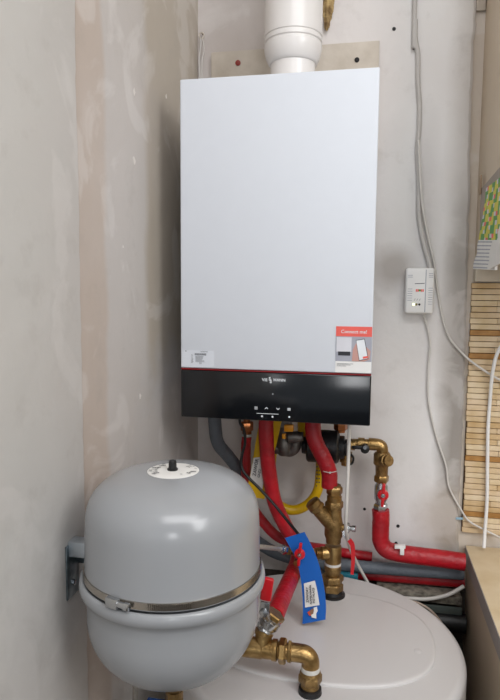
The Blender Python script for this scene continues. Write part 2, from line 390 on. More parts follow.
sym(lambda b: line(b, (0.1659, -0.3606, 0.0157), (0.2125, -0.3606, 0.0160), 0.0011))
for q_ in ((0.1777, -0.3606, 0.0099), (0.1999, -0.3606, 0.0099), (0.2352, -0.3606, 0.0112)): sym(lambda b: disc(b, q_, 0.0021))
sym(lambda b: disc(b, (0.2000, -0.3606, 0.0581), 0.0011))
# rating label (bottom left of the front cover)
x0, _, z0 = (0.0029, -0.3600, 0.1093); x1, _, z1 = (0.0734, -0.3600, 0.1445)
bm = nb(); box(bm, x0, x1, BY - 0.0002, BY + 0.001, z0, z1); lab = finish(bm, 'rating_label', m_white, boiler, smooth=False)
bm = nb()
ax, az = x0, z1
for i in range(8): line(bm, (x0 + 0.021 + 0.004 * 0, FY - 0.0002, z1 - 0.009 - i * 0.0024), (x0 + 0.021 + 0.002 + 0.003 * random.random(), FY - 0.0002, z1 - 0.009 - i * 0.0024), 0.0007)
for i in range(17): line(bm, (x0 + 0.029 + i * 0.0015, FY - 0.0002, z1 - 0.010), (x0 + 0.029 + i * 0.0015, FY - 0.0002, z1 - 0.0055), 0.0008)
for i in range(6): line(bm, (x0 + 0.030, FY - 0.0002, z1 - 0.0125 - i * 0.0022), (x0 + 0.030 + 0.010 + 0.011 * random.random(), FY - 0.0002, z1 - 0.0125 - i * 0.0022), 0.0006)
text_bm(bm, 'VIESSMANN', (x0 + 0.041, FY - 0.0002, z1 - 0.003), X1, Z1, 0.0030)
text_bm(bm, 'CE', (x0 + 0.038, FY - 0.0002, z1 - 0.0285), X1, Z1, 0.0048)
disc(bm, (x0 + 0.009, FY - 0.0002, z1 - 0.0015), 0.0012)
finish(bm, 'rating_print', m_ink, lab, smooth=False)
# promotional sticker (right)
a = (0.3277, -0.3600, 0.2017); b_ = (0.4006, -0.3600, 0.1090)
sx0, sx1, sz1, sz0 = a[0], 0.3990, a[2], 0.1085
def rect(nm, par, u0, u1, v0, v1, m, lift=0.0004):
    bm = nb(); box(bm, sx0 + (sx1 - sx0) * u0, sx0 + (sx1 - sx0) * u1, BY - 0.0004 - lift, BY + 0.0005, sz1 - (sz1 - sz0) * v1, sz1 - (sz1 - sz0) * v0)
    return finish(bm, nm, m, par, smooth=False)
st = rect('sticker', boiler, 0, 1, 0, 1, m_whitep, 0.0002)
st['label'] = 'red and white sticker reading Connect me'
rect('sticker_header', st, 0, 1, 0, 0.215, m_redpr, 0.0005)
rect('sticker_picture', st, 0, 1, 0.215, 0.755, m_pgrey, 0.0005)
bm = nb(); text_bm(bm, 'Connect me!', (sx0 + (sx1 - sx0) * 0.5, BY - 0.0012, sz1 - (sz1 - sz0) * 0.145), X1, Z1, 0.0098, align='CENTER', bold=0.01)
finish(bm, 'sticker_text', m_print, st, smooth=False)
rect('picture_boiler', st, 0.02, 0.44, 0.235, 0.55, m_plite, 0.0008)
rect('picture_display', st, 0.07, 0.41, 0.545, 0.63, m_pdark, 0.001)
def poly(nm, pts, m, lift, par):
    bm = nb(); f = bm.faces.new([bm.verts.new((sx0 + (sx1 - sx0) * u, BY - 0.0004 - lift, sz1 - (sz1 - sz0) * v)) for u, v in pts]); return finish(bm, nm, m, par, smooth=False)
poly('picture_hand', [(0.46,0.75),(0.48,0.5),(0.56,0.36),(0.75,0.36),(0.97,0.52),(0.95,0.7),(0.80,0.75)], m_skin, 0.0010, st)
poly('picture_phone', [(0.56,0.29),(0.80,0.255),(0.92,0.69),(0.66,0.735)], m_pdark, 0.0013, st)
poly('picture_screen', [(0.57,0.30),(0.79,0.27),(0.90,0.68),(0.67,0.72)], m_print, 0.0016, st)
poly('picture_button', [(0.76,0.645),(0.90,0.625),(0.905,0.67),(0.77,0.69)], m_redpr, 0.0019, st)
bm = nb()
for v, u in ((0.81, 0.5), (0.835, 0.42), (0.86, 0.3)): line(bm, (sx0 + 0.003, BY - 0.0012, sz1 - (sz1 - sz0) * v), (sx0 + (sx1 - sx0) * u, BY - 0.0012, sz1 - (sz1 - sz0) * v), 0.0007)
finish(bm, 'sticker_small_print', m_ink, st, smooth=False)

# mounting board behind the boiler
mb_ = thing('mounting_board', 'cream board fixed to the wall behind the boiler top', 'board', (0.18, -0.008, 0.6))
bm = nb(); box(bm, (-0.0253, 0.0000, 0.8698)[0], (0.3990, 0.0000, 0.8426)[0], -0.019, 0, 0.60, 0.8819, 0.002); finish(bm, 'board', m_board, mb_)
def screw(px, m, r=0.006):
    bm = nb(); turn(bm, V(px), (0, -1, 0), [(0, r), (0.002, r), (0.0035, r * .5)], 14); turn(bm, V(px) + V((0,-0.003,0)), (0,-1,0), [(0, r*.4), (0.002, r*.4)], 6); return finish(bm, 'screw', m, mb_)
screw((0.0458, -0.0190, 0.8510), mat('red_plug', '#8e2a20', 0.5), 0.007)['label'] = 'red screw plug'
screw((0.3458, -0.0190, 0.8391), m_dark, 0.006)['label'] = 'black screw'

# flue
fl = thing('flue_pipe', 'white flue pipe with wider socket rising from the boiler top', 'flue pipe', (0.215, -0.19, 0.70))
FX, FYY = (0.2096, -0.1900, 0.7967)[0], -0.19
zb = 0.8074; 
bm = nb(); turn(bm, (FX, FYY, 0), (0,0,1), [(0.698, 0.050), (zb + 0.02, 0.050)], 48); finish(bm, 'lower_pipe', m_flue, fl)
bm = nb(); za = 0.7757; zt = 0.8210
turn(bm, (FX, FYY, 0), (0,0,1), [(za - 0.002, 0.051), (za, 0.0545), (za + 0.006, 0.0575), (za + 0.014, 0.0610), (za + 0.024, 0.0635), (za + 0.030, 0.0645), (za + 0.038, 0.0645), (za + 0.040, 0.0620), (za + 0.043, 0.0620), (za + 0.045, 0.0645), (za + 0.052, 0.0645), (za + 0.0535, 0.0625), (za + 0.0555, 0.0625), (za + 0.057, 0.0645), (za + 0.165, 0.0645), (za + 0.168, 0.0675), (za + 0.19, 0.0675), (za + 0.193, 0.0645), (1.35, 0.0645)], 56)
finish(bm, 'socket_sleeve', m_flue, fl)
bm = nb(); turn(bm, (FX, FYY, 1.35), (0,0,1), [(0, 0.0645), (1.15, 0.0645)], 48); finish(bm, 'upper_pipe', m_flue, fl)
# foam lump
bm = nb(); bmesh.ops.create_icosphere(bm, subdivisions=4, radius=1)
c = V((0.2712, -0.0080, 0.9812))
for v in bm.verts:
    p = v.co.copy(); f = 1 + 0.35 * noise.noise(p * 2.3) + 0.2 * noise.noise(p * 6)
    v.co = c + V((p.x * 0.017 * f * (0.8 + 0.25 * p.z), p.y * 0.011 * f, p.z * 0.062 * f))
tag(finish(bm, 'expanding_foam', m_foam, base=tuple(c)), 'yellow-brown lump of old expanding foam on the wall right of the flue', 'foam')
# eye hook with wires
hk = thing('hook_eye', 'small eye hook with a wire on the wall left of the flue', 'hook', (-0.0565, -0.0040, 0.9302))
bm = nb(); c = V((-0.0529, -0.0120, 0.9280)); pts = [c + V((math.cos(a) * 0.0065, 0, math.sin(a) * 0.0075)) for a in [2*math.pi*k/24 for k in range(25)]]; tube(bm, pts, 0.0016, 8, 1, smooth=False)
turn(bm, c + V((0, 0.0, 0.0075)), (0, 1, 0), [(0, 0.0015), (0.02, 0.0015)], 8); finish(bm, 'ring', m_board, hk)
bm = nb(); tube(bm, [c + V((-0.002, 0, -0.007)), (-0.0556, -0.0120, 0.8972), (-0.0591, -0.0140, 0.8669), (-0.0547, -0.0200, 0.8097), (-0.0547, -0.0200, 0.7394)], 0.0022, 8); finish(bm, 'wire', m_cableg, hk)
bm = nb(); tube(bm, [c + V((0.003, 0, -0.006)), (-0.0462, -0.0120, 0.8916), (-0.0510, -0.0140, 0.8614), (-0.0493, -0.0200, 0.7894)], 0.0012, 8); finish(bm, 'wire', m_cable, hk)

# ------------------------------------------------------------------ expansion vessel
VX, VY = 0.1085, -0.735
ves = thing('expansion_vessel', 'grey domed expansion vessel strapped to the left wall', 'expansion vessel', (VX, VY, -0.345))
RB = 0.1305
top = []
for k in range(15):
    a = math.pi / 2 * k / 14; top.append((-0.070 + 0.070 * math.sin(a) ** 0.92, RB * (max(0, math.cos(a)) ** 0.54)))
bm = nb(); lathe_z(bm, VX, VY, [(-0.150, RB + 0.003), (-0.135, RB + 0.0015), (-0.09, RB + 0.001)] + top[:-1] + [(0.0001, 0.012)], 128)
finish(bm, 'upper_shell', m_vessel, ves, ang=60)
bm = nb(); bot = []
for k in range(15):
    a = math.pi / 2 * k / 14; bot.append((-0.214 - 0.098 * math.sin(a), RB * (max(0, math.cos(a)) ** 0.72)))
lathe_z(bm, VX, VY, bot[::-1] + [(-0.195, RB), (-0.182, RB + 0.001), (-0.177, RB + 0.0025), (-0.1725, 0.1365), (-0.169, 0.1395), (-0.162, 0.1408), (-0.155, 0.1395), (-0.152, 0.1362), (-0.153, 0.1330), (-0.158, 0.1310)], 128)
finish(bm, 'lower_shell', m_vessel, ves, ang=60)
bm = nb(); lathe_z(bm, VX, VY, [(-0.1480, RB + 0.002), (-0.1480, RB + 0.0045), (-0.1385, RB + 0.0040), (-0.1385, RB + 0.001)], 128); finish(bm, 'clamp_band', m_steel, ves, ang=30)
# serrations of the band, worm drive
c = V((VX, VY, -0.143)); ang0 = math.radians(-98)
for k in range(26):
    pass
def around(a, r, z): return V((VX + math.cos(a) * r, VY + math.sin(a) * r, z))
bm = nb()
for k in range(22):
    a = math.radians(-86 + k * 1.15); p = around(a, RB + 0.0048, -0.143); t = V((-math.sin(a), math.cos(a), 0)); n_ = V((math.cos(a), math.sin(a), 0))
    obox(bm, p, t + V((0, 0, 0.15)), n_, (0, 0, 1), 0.0008, 0.0007, 0.0038)
finish(bm, 'band_thread', m_steel, ves, smooth=False)
a = math.radians(-107); p = around(a, RB + 0.0085, -0.143); t = V((-math.sin(a), math.cos(a), 0)); n_ = V((math.cos(a), math.sin(a), 0))
bm = nb(); obox(bm, p, t, n_, Z1, 0.010, 0.0045, 0.0070, 0.002); turn(bm, p + t * 0.008, t, [(0, 0.0042), (0.012, 0.0042), (0.013, 0.0055), (0.019, 0.0055), (0.020, 0.004)], 12); finish(bm, 'band_screw', m_chrome, ves)
# top label disc, valve cap
bm = nb(); turn(bm, (VX, VY, 0), (0, 0, 1), [(-0.0030, 0.0385), (0.0002, 0.0390), (0.0008, 0.0375), (0.0012, 0.012)], 64); lab = finish(bm, 'round_label', m_paper, ves)
bm = nb()
for k in range(70):
    a = random.uniform(0, 2 * math.pi)
    if abs(math.sin(a)) > 0.85: continue
    r = random.choice((0.034, 0.030, 0.026)); w = random.uniform(0.001, 0.003)
    p = V((VX + math.cos(a) * r, VY + math.sin(a) * r, 0.0016))
    bm.faces.new([bm.verts.new(p + q) for q in (V((-w, -0.0008, 0)), V((w, -0.0008, 0)), V((w, 0.0008, 0)), V((-w, 0.0008, 0)))])
finish(bm, 'label_print', m_ink, lab, smooth=False)
bm = nb(); turn(bm, (VX - 0.001, VY, 0.0005), (0, 0, 1), [(0, 0.008), (0.003, 0.008), (0.0035, 0.0062), (0.014, 0.0058), (0.0155, 0.0045)], 20); finish(bm, 'valve_cap', m_blackp, ves)
# wall bracket
bm = nb(); bz0, bz1 = -0.212, -0.125
wx = -0.0588
by0, by1 = -0.760, -0.722
box(bm, wx, wx + 0.003, by0, by1, bz0, bz1, 0.001)
box(bm, wx, wx + 0.020, by1 - 0.001, by1 + 0.002, bz0 + 0.045, bz1, 0.001)
finish(bm, 'wall_bracket', m_zinc, ves)
bm = nb()
arm = [V((wx + 0.002, -0.752, -0.128)), V((wx + 0.012, -0.752, -0.124)), V((VX - RB - 0.003, -0.750, -0.122))]
obox(bm, (-0.040, -0.740, -0.132), X1, (0, 1, 0), Z1, 0.0190, 0.013, 0.0125, 0.003); finish(bm, 'bracket_arm', mat('bright_zinc', '#b9c0c6', 0.35, 0.7, var=0.06), ves)
bm = nb(); turn(bm, (wx + 0.003, -0.742, -0.190), (1, 0, 0), [(0, 0.0045), (0.003, 0.0045), (0.004, 0.003)], 6); finish(bm, 'bracket_bolt', m_chrome, ves)
# bottom nipple with blue-handled valve
bm = nb(); turn(bm, (VX, VY, -0.312), (0, 0, -1), [(-0.01, 0.017), (0.01, 0.017), (0.012, 0.012), (0.03, 0.012)], 24); nut(bm, (VX, VY, -0.312), (0,0,-1), 0.02, 0.038, 0.017); finish(bm, 'connection_nipple', m_brass, ves)
fh = thing('drain_valve', 'brass valve with blue handle under the grey vessel', 'valve', (VX, VY, -0.43))
bm = nb(); turn(bm, (VX, VY, -0.351), (0, 0, -1), [(0, 0.014), (0.05, 0.014), (0.06, 0.010)], 24); finish(bm, 'body', m_brass_d, fh)
bm = nb(); obox(bm, (VX - 0.028, VY - 0.004, -0.379), X1, (0, 1, 0), Z1, 0.017, 0.008, 0.006, 0.002); finish(bm, 'handle', m_blue, fh)

# ------------------------------------------------------------------ pipes under the boiler
def insulated(name, pts, r, m, label, cat='pipe', wob=0.03, seed=0):
    bm = nb(); tube(bm, pts, r, 20, 14, rf=lambda t, i: 1 + wob * noise.noise((t * 30, seed, 0)))
    return tag(finish(bm, name, m, base=pts[0], ang=60), label, cat)
def up_to(q, z=0.0012): return (q[0], q[1], z)
# grey drain pipe
q = (0.0318, -0.2000, -0.0345)
insulated('drain_pipe', [up_to(q), (0.0344, -0.2000, -0.0515), (0.0369, -0.1800, -0.1007), (0.0553, -0.1400, -0.1457), (0.0700, -0.1000, -0.1901), (0.0750, -0.0850, -0.2345), (0.0722, -0.0700, -0.2940), (0.0870, -0.0600, -0.3654), (0.1483, -0.0500, -0.4195), (0.2426, -0.0500, -0.4409), (0.3476, -0.0500, -0.4428), (0.4875, -0.0500, -0.4394), (0.6431, -0.0500, -0.4341)], 0.0158, m_grey, 'grey insulated pipe dropping from the boiler left end and running right along the wall', wob=0.02)
# red insulated pipe on copper fitting (left)
q = (0.0969, -0.1200, -0.0659)
cf = thing('copper_fitting', 'copper compression fitting above the leftmost red pipe', 'fitting', up_to(q))
bm = nb(); turn(bm, up_to(q), (0,0,-1), [(0, 0.009), (0.112, 0.009)], 20); finish(bm, 'copper_tube', m_copper, cf)
bm = nb(); nut(bm, up_to(q), (0,0,-1), 0.058, 0.082, 0.016); turn(bm, up_to(q), (0,0,-1), [(0.082, 0.012), (0.090, 0.012)], 20); finish(bm, 'nut', m_copper, cf)
bm = nb(); turn(bm, up_to(q), (0,0,-1), [(0.0895, 0.0125), (0.096, 0.0125)], 20); finish(bm, 'thread_seal', m_ptfe, cf)
insulated('insulated_pipe', [(q[0], q[1], q[2] - 0.030), (0.0947, -0.1200, -0.1176), (0.0951, -0.1200, -0.1695), (0.0981, -0.1200, -0.2215), (0.1135, -0.1300, -0.2693), (0.1423, -0.1300, -0.3115), (0.1863, -0.1300, -0.3495), (0.2468, -0.1000, -0.3777), (0.2953, -0.0600, -0.3985), (0.3458, -0.0180, -0.4230), (0.4166, -0.0180, -0.4272)], 0.0125, m_red, 'leftmost red insulated pipe, narrow, sweeping from under the boiler to low behind the grey pipe')
# main red pipe to the tee at the tank front
q = (0.1641, -0.2150, -0.0415)
insulated('insulated_pipe', [up_to(q), (0.1617, -0.2150, -0.0416), (0.1647, -0.2150, -0.1013), (0.1710, -0.2050, -0.1717), (0.1823, -0.1950, -0.2357), (0.2084, -0.1850, -0.2971), (0.2389, -0.1900, -0.3423), (0.2427, -0.2400, -0.3592), (0.2393, -0.3400, -0.3520), (0.2361, -0.4400, -0.3411), (0.2333, -0.5250, -0.3342)], 0.0178, m_red, 'long red insulated pipe bending behind the blue tag down to the front valve', seed=3)
# right red pipe down to the strainer
q = (0.2697, -0.1900, -0.0487)
rp2 = insulated('insulated_pipe', [up_to(q), (0.2706, -0.2000, -0.0511), (0.2786, -0.2050, -0.0804), (0.2981, -0.2080, -0.1165), (0.3103, -0.2080, -0.1467), (0.3122, -0.2080, -0.1824)], 0.0185, m_red, 'short red insulated pipe ending on the brass strainer', seed=6)
bm = nb(); a, b_, c2 = (0.3002, -0.2290, -0.1399), (0.3140, -0.2310, -0.1407), (0.3274, -0.2290, -0.1380); tube(bm, [(0.2969, -0.2150, -0.1431), a, b_, c2, (0.3279, -0.2150, -0.1410)], 0.0010, 6); turn(bm, b_, (0,-1,0), [(-0.001, 0.0024), (0.002, 0.0024)], 8)
finish(bm, 'cable_tie', m_cable, rp2)

# yellow gas hose
q = (0.2399, -0.1300, -0.0713)
gh = thing('gas_hose', 'yellow gas hose looping under the boiler', 'hose', up_to((0.2341, -0.0750, -0.0843)))
bm = nb(); gp = [up_to((0.2341, -0.0750, -0.0843)), (0.2342, -0.0750, -0.0895), (0.2600, -0.0750, -0.1063), (0.2786, -0.0750, -0.1443), (0.2796, -0.0750, -0.1992), (0.2732, -0.0800, -0.2402), (0.2512, -0.0850, -0.2718), (0.2185, -0.0900, -0.2885), (0.1854, -0.0950, -0.2814), (0.1598, -0.1000, -0.2552), (0.1515, -0.1000, -0.2109), (0.1586, -0.1000, -0.1449), (0.1655, -0.1000, -0.0796), up_to((0.1655, -0.1000, -0.0796))]
tube(bm, gp, 0.0125, 18, 12); finish(bm, 'hose', m_yellow, gh)
bm = nb()
for k in range(9):
    t = k / 8; z = -0.1510 * (1 - t) + -0.2317 * t; x = (0.2748, -0.0890, -0.1510)[0] * (1-t) + (0.2751, -0.0890, -0.2318)[0] * t
    for j in range(2):
        obox(bm, (x - 0.002 + j * 0.006, -0.0885, z), X1, (0,1,0), Z1, 0.0016, 0.0006, 0.0018)
finish(bm, 'hose_print', m_ink, gh, smooth=False)
# gas cock
gc = thing('gas_cock', 'dull steel gas cock with orange handle under the boiler', 'valve', up_to((0.2115, -0.1600, -0.0659)))
q = (0.1968, -0.1600, -0.0667)
bm = nb(); turn(bm, up_to(q), (0,0,-1), [(0, 0.012), (0.085, 0.013)], 24); nut(bm, up_to(q), (0,0,-1), 0.03, 0.058, 0.019)
turn(bm, (0.1974, -0.1600, -0.1063), (0,0,-1), [(-0.03, 0.014), (-0.015, 0.020), (0.0, 0.0225), (0.012, 0.020), (0.020, 0.012)], 24)
tube(bm, [(0.1975, -0.1600, -0.1138), (0.2122, -0.1600, -0.1154), (0.2243, -0.1600, -0.1047), (0.2288, -0.1600, -0.0798)], 0.014, 18)
turn(bm, (0.2209, -0.1750, -0.0766), (1, 0, 0.1), [(-0.012, 0.010), (-0.010, 0.014), (0.012, 0.014), (0.018, 0.011), (0.024, 0.011)], 20)
finish(bm, 'body', m_cast, gc)
bm = nb(); turn(bm, (0.1809, -0.1650, -0.1060), (-0.3, -1, -0.4), [(-0.01, 0.011), (0.014, 0.011), (0.016, 0.008)], 18); finish(bm, 'side_cap', m_cast, gc)
bm = nb(); obox(bm, (0.2141, -0.2000, -0.0493), (1,0,0.05), (0,1,0), Z1, 0.011, 0.006, 0.008, 0.002); obox(bm, (0.2025, -0.2000, -0.0692), (0,0,1), (0,1,0), X1, 0.006, 0.005, 0.004, 0.001)
h = finish(bm, 'handle', m_orange, gc); h['label'] = 'orange handle'

# yellow tag
def tagtext(par, s, o, ux, uy, size, m=None):
    bm = nb(); text_bm(bm, s, o, ux, uy, size, bold=0.02); return finish(bm, 'tag_text', m or m_ink, par, smooth=False)
yt = thing('valve_tag', 'yellow plastic tag with white label reading ZAWÓR hanging behind the red pipe', 'tag', (0.1549, -0.2300, -0.0505))
bm = nb(); ribbon(bm, [(0.1409, -0.1800, -0.0357), (0.1320, -0.1820, -0.0873), (0.1227, -0.1820, -0.1498), (0.1139, -0.1800, -0.1960), (0.1080, -0.1800, -0.2291)], [(0.1944, -0.1800, -0.0330), (0.1845, -0.1820, -0.0843), (0.1694, -0.1820, -0.1467), (0.1598, -0.1800, -0.1927), (0.1540, -0.1800, -0.2332)], 0.0015); yr = finish(bm, 'strip', m_yellow, yt)
bm = nb(); A, B, C_, D = V((0.1267, -0.1845, -0.1314)), V((0.1586, -0.1845, -0.1245)), V((0.1493, -0.1830, -0.2075)), V((0.1170, -0.1830, -0.1898))
ribbon(bm, [A, (A + D) / 2 + V((0,-0.001,0)), D], [B, (B + C_) / 2 + V((0,-0.001,0)), C_], 0.0006); yl = finish(bm, 'label', m_paper, yr)
dy = (A - D).normalized(); nx = dy.cross(V((0, -1, 0))).normalized()
tagtext(yl, 'ZAWÓR', D * 0.78 + A * 0.22 + V((0.0135, -0.0028, 0.001)), dy, V((0,-1,0)).cross(dy) * 1, 0.0115)
tagtext(yl, 'GAZU', D * 0.85 + A * 0.15 + V((0.0235, -0.0028, 0.0015)), dy, V((0,-1,0)).cross(dy) * 1, 0.008)

# black filter block
bk = thing('pump_filter', 'black magnetic filter block under the right end of the boiler', 'filter', (0.3066, -0.1300, -0.1026))
bm = nb(); a = (0.2587, -0.1200, -0.0776); b_ = (0.3531, -0.1200, -0.1400)
x0, x1, z0, z1 = (0.2394, -0.1200, -0.1091)[0], (0.3571, -0.1200, -0.1021)[0], -0.1404, -0.0700
turn(bm, (x0, -0.135, (z0 + z1) / 2), (1, 0, 0), [(0.0, 0.020), (0.010, 0.022), (0.012, 0.036), (0.016, 0.040), (0.085, 0.040), (0.089, 0.036), (0.091, 0.028), (0.102, 0.028), (0.104, 0.020), (x1 - x0, 0.020)], 28)
finish(bm, 'body', m_blackp, bk)
bm = nb(); q = V((x0 + 0.058, -0.12, 0.012)); turn(bm, (x1 - 0.026, -0.12, 0.0035), (0,0,-1), [(0, 0.011), (0.075, 0.011)], 20); nut(bm, (x1 - 0.026, -0.12, 0.012), (0,0,-1), 0.05, 0.078, 0.017); finish(bm, 'top_nut', m_copper, bk)
bm = nb(); turn(bm, (0.3455, -0.1250, -0.1190), (0, 0, -1), [(0, 0.015), (0.024, 0.015), (0.026, 0.011), (0.033, 0.011)], 20); finish(bm, 'drain_port', m_brass, bk)
bm = nb(); c = V((0.3446, -0.1250, -0.1291)); tube(bm, [c + V((0.010, -0.013, 0.012)), c + V((0.019, -0.010, 0.0)), c + V((0.017, -0.008, -0.014)), c + V((0.008, -0.010, -0.019))], 0.0028, 8); finish(bm, 'strap_ring', m_blackp, bk)
bm = nb(); turn(bm, (0.3473, -0.1500, -0.1000), (0, -1, 0), [(0, 0.010), (0.008, 0.010), (0.009, 0.007)], 16); finish(bm, 'cap', m_blackp, bk)

# ------------------------------------------------------------------ right-hand brass run
RY = -0.075
rr = thing('brass_pipe_run', 'brass elbow run to the right of the black filter', 'pipe', (0.4321, -0.0750, -0.1041))
hz = -0.1086; vx = (0.4334, -0.0750, -0.1474)[0]; hx0 = (0.3610, -0.0750, -0.1159)[0]
bm = nb(); turn(bm, (x1 - 0.012, RY - 0.02, hz), (1, 0.2, 0), [(0, 0.012), (0.02, 0.014)], 20)
turn(bm, (hx0 - 0.006, RY, hz), (1, 0, 0), [(0, 0.0115), (0.018, 0.0115), (0.0185, 0.0150), (0.034, 0.0150), (0.0345, 0.0125), (0.044, 0.0125), (0.0445, 0.0155), (0.062, 0.0155)], 24)
finish(bm, 'horizontal_pipe', m_brass, rr)
bm = nb(); tube(bm, [(vx - 0.024, RY, hz), (vx - 0.012, RY, hz), (vx - 0.003, RY, hz - 0.004), (vx, RY, hz - 0.014), (vx, RY, hz - 0.026)], 0.0150, 22); turn(bm, (vx, RY, hz - 0.022), (0,0,-1), [(0, 0.0165), (0.012, 0.0165)], 24); finish(bm, 'elbow', m_brass, rr)
bm = nb(); z_ = -0.1270
turn(bm, (vx, RY, z_), (0,0,-1), [(0, 0.017), (0.006, 0.021), (0.030, 0.021), (0.036, 0.016), (0.062, 0.015)], 26)
turn(bm, (vx + 0.003, RY - 0.010, z_ - 0.018), (0.55, -0.8, 0.2), [(0, 0.016), (0.015, 0.016), (0.016, 0.0135), (0.024, 0.0135)], 24); finish(bm, 'check_valve', m_brass_d, rr)
bm = nb(); z2 = -0.1859; nut(bm, (vx, RY, z2), (0,0,-1), 0, 0.018, 0.0185); finish(bm, 'nut', m_brass, rr)
# lever on the horizontal
bv = thing('black_lever_handle', 'black lever handle on the brass pipe right of the filter', 'handle', (0.3883, -0.1000, -0.1104))
bm = nb(); obox(bm, (0.3763, -0.1040, -0.1114), (1,0,-0.02), (0,1,0), Z1, 0.0175, 0.003, 0.0045, 0.002); turn(bm, (0.3908, -0.0880, -0.1146), (0,-1,0), [(0, 0.011), (0.018, 0.011), (0.020, 0.008)], 20); finish(bm, 'lever', m_blackp, bv)
bm = nb(); turn(bm, (0.3908, -0.1080, -0.1095), (0,-1,0), [(-0.001, 0.005), (0.003, 0.005)], 6); finish(bm, 'screw', m_chrome, bv)
# red butterfly valve
def butterfly(par, c, upv, s=1.0, m=m_redp):
    c = V(c); upv = V(upv).normalized(); side = upv.cross(V((0, -1, 0))).normalized()
    bm = nb(); turn(bm, c, (0, -1, 0), [(0, 0.0105 * s), (0.003 * s, 0.0135 * s), (0.009 * s, 0.0135 * s), (0.011 * s, 0.0105 * s)], 20)
    for sg in (1, -1): obox(bm, c + upv * 0.017 * s * sg + V((0, -0.008 * s, 0)), side, (0, 1, 0), upv, 0.0038 * s, 0.0055 * s, 0.0125 * s, 0.0018 * s)
    h = finish(bm, 'handle', m, par)
    bm = nb(); nut(bm, c, (0, -1, 0), 0.010 * s, 0.0145 * s, 0.0058 * s); turn(bm, c, (0,-1,0), [(0.014 * s, 0.0028 * s), (0.017 * s, 0.0028 * s)], 10); finish(bm, 'screw', m_chrome, h)
    h['label'] = 'red butterfly handle'
rv = thing('ball_valve', 'chrome ball valve with red butterfly handle on the right-hand pipe', 'valve', (0.4360, -0.0750, -0.2374))
z3, z4 = -0.2039, -0.2815
bm = nb(); turn(bm, (vx, RY, z3 + 0.003), (0,0,-1), [(0, 0.012), (0.008, 0.0125), (0.012, 0.016), (0.030, 0.0175), (0.048, 0.016), (0.052, 0.013), (0.060, 0.013)], 24)
nut(bm, (vx, RY, z3), (0,0,-1), 0.056, 0.075, 0.0175); finish(bm, 'body', m_chrome, rv)
butterfly(rv, (0.4378, -0.0940, -0.2283), (0.05, 0, 1), 1.0)
insulated('insulated_pipe', [(vx, RY, z4 + 0.006), (0.4352, -0.0750, -0.2973), (0.4349, -0.0750, -0.3288), (0.4369, -0.0750, -0.3575), (0.4499, -0.0760, -0.3769), (0.4747, -0.0770, -0.3833), (0.5138, -0.0780, -0.3856), (0.5814, -0.0780, -0.3881), (0.6396, -0.0780, -0.3914)], 0.0215, m_red, 'thick red insulated pipe turning from vertical to right along the back wall', seed=9, wob=0.02)
insulated('insulated_pipe', [(0.3339, -0.0220, -0.4725), (0.4179, -0.0220, -0.4749), (0.5406, -0.0220, -0.4717), (0.6498, -0.0220, -0.4696)], 0.0145, m_red, 'lowest red insulated pipe, running just under the grey pipe', seed=12)
# pipe clip
pc = thing('pipe_clip', 'small white pipe clip on the wall above the right red pipe', 'clip', (0.4895, -0.0300, -0.3904))
bm = nb(); turn(bm, (0.4807, 0.0000, -0.3932), (0.1,-1,-0.1), [(0, 0.003), (0.050, 0.003)], 10); finish(bm, 'stud', m_zinc, pc)
bm = nb(); obox(bm, (0.4827, -0.0980, -0.3578), (1,0,0.1), (0,1,0), Z1, 0.013, 0.006, 0.004, 0.001); obox(bm, (0.4876, -0.1030, -0.3680), (1,0,0), (0,1,0), Z1, 0.005, 0.004, 0.008, 0.001); finish(bm, 'clip_body', m_whitep, pc)

# ------------------------------------------------------------------ brass riser with Y strainer (y = -0.208)
SX, SY = 0.3240, -0.208
rs = thing('brass_riser', 'upright brass pipe with slanted strainer rising from the tank top', 'pipe', (SX, SY, LID))
def zz(py): return None
zt0 = -0.1823; 
bm = nb(); zt = zt0 + 0.006
nut(bm, (SX, SY, zt), (0,0,-1), 0.004, 0.022, 0.0190)
turn(bm, (SX, SY, zt), (0,0,-1), [(0, 0.015), (0.026, 0.015), (0.027, 0.0175), (0.044, 0.0175)], 26); finish(bm, 'union', m_brass, rs)
bm = nb(); za, zb2 = -0.2185, -0.3275
nut(bm, (SX, SY, za + 0.004), (0,0,-1), 0, 0.018, 0.0215)
turn(bm, (SX, SY, za - 0.010), (0,0,-1), [(0, 0.0175), (0.022, 0.0180), (0.040, 0.0215), (0.068, 0.0215), (0.078, 0.0175), (0.086, 0.0175)], 28)
o = V((SX - 0.004, SY - 0.006, za - 0.052)); d = V((0.2736, -0.2250, -0.2155)) - o; L = d.length
turn(bm, o, d, [(0, 0.0165), (L * 0.62, 0.0165), (L * 0.64, 0.0150), (L * 0.70, 0.0150)], 26); finish(bm, 'strainer', m_brass_d, rs)
bm = nb(); nut(bm, o, d, L * 0.68, L * 0.84, 0.0195); turn(bm, o, d, [(L * 0.84, 0.017), (L * 0.88, 0.0175), (L * 1.0, 0.0175), (L * 1.02, 0.0155)], 26); finish(bm, 'strainer_cap', m_brass, rs)
bm = nb(); z5 = -0.3224; z6 = -0.4006
turn(bm, (SX, SY, z5), (0,0,-1), [(0, 0.0185), (0.003, 0.0195), (0.040, 0.0195), (0.042, 0.0175)], 26)
turn(bm, (SX, SY, z5 - 0.018), (-1, -0.35, 0), [(0, 0.0155), (0.028, 0.0155), (0.029, 0.0125), (0.040, 0.0125)], 24)
for k in range(5): turn(bm, (SX, SY, z5 - 0.018), V((-1, -0.35, 0)), [(0.026 + k * 0.0035, 0.0125), (0.0275 + k * 0.0035, 0.0142), (0.029 + k * 0.0035, 0.0125)], 20)
finish(bm, 'tee', m_brass, rs)
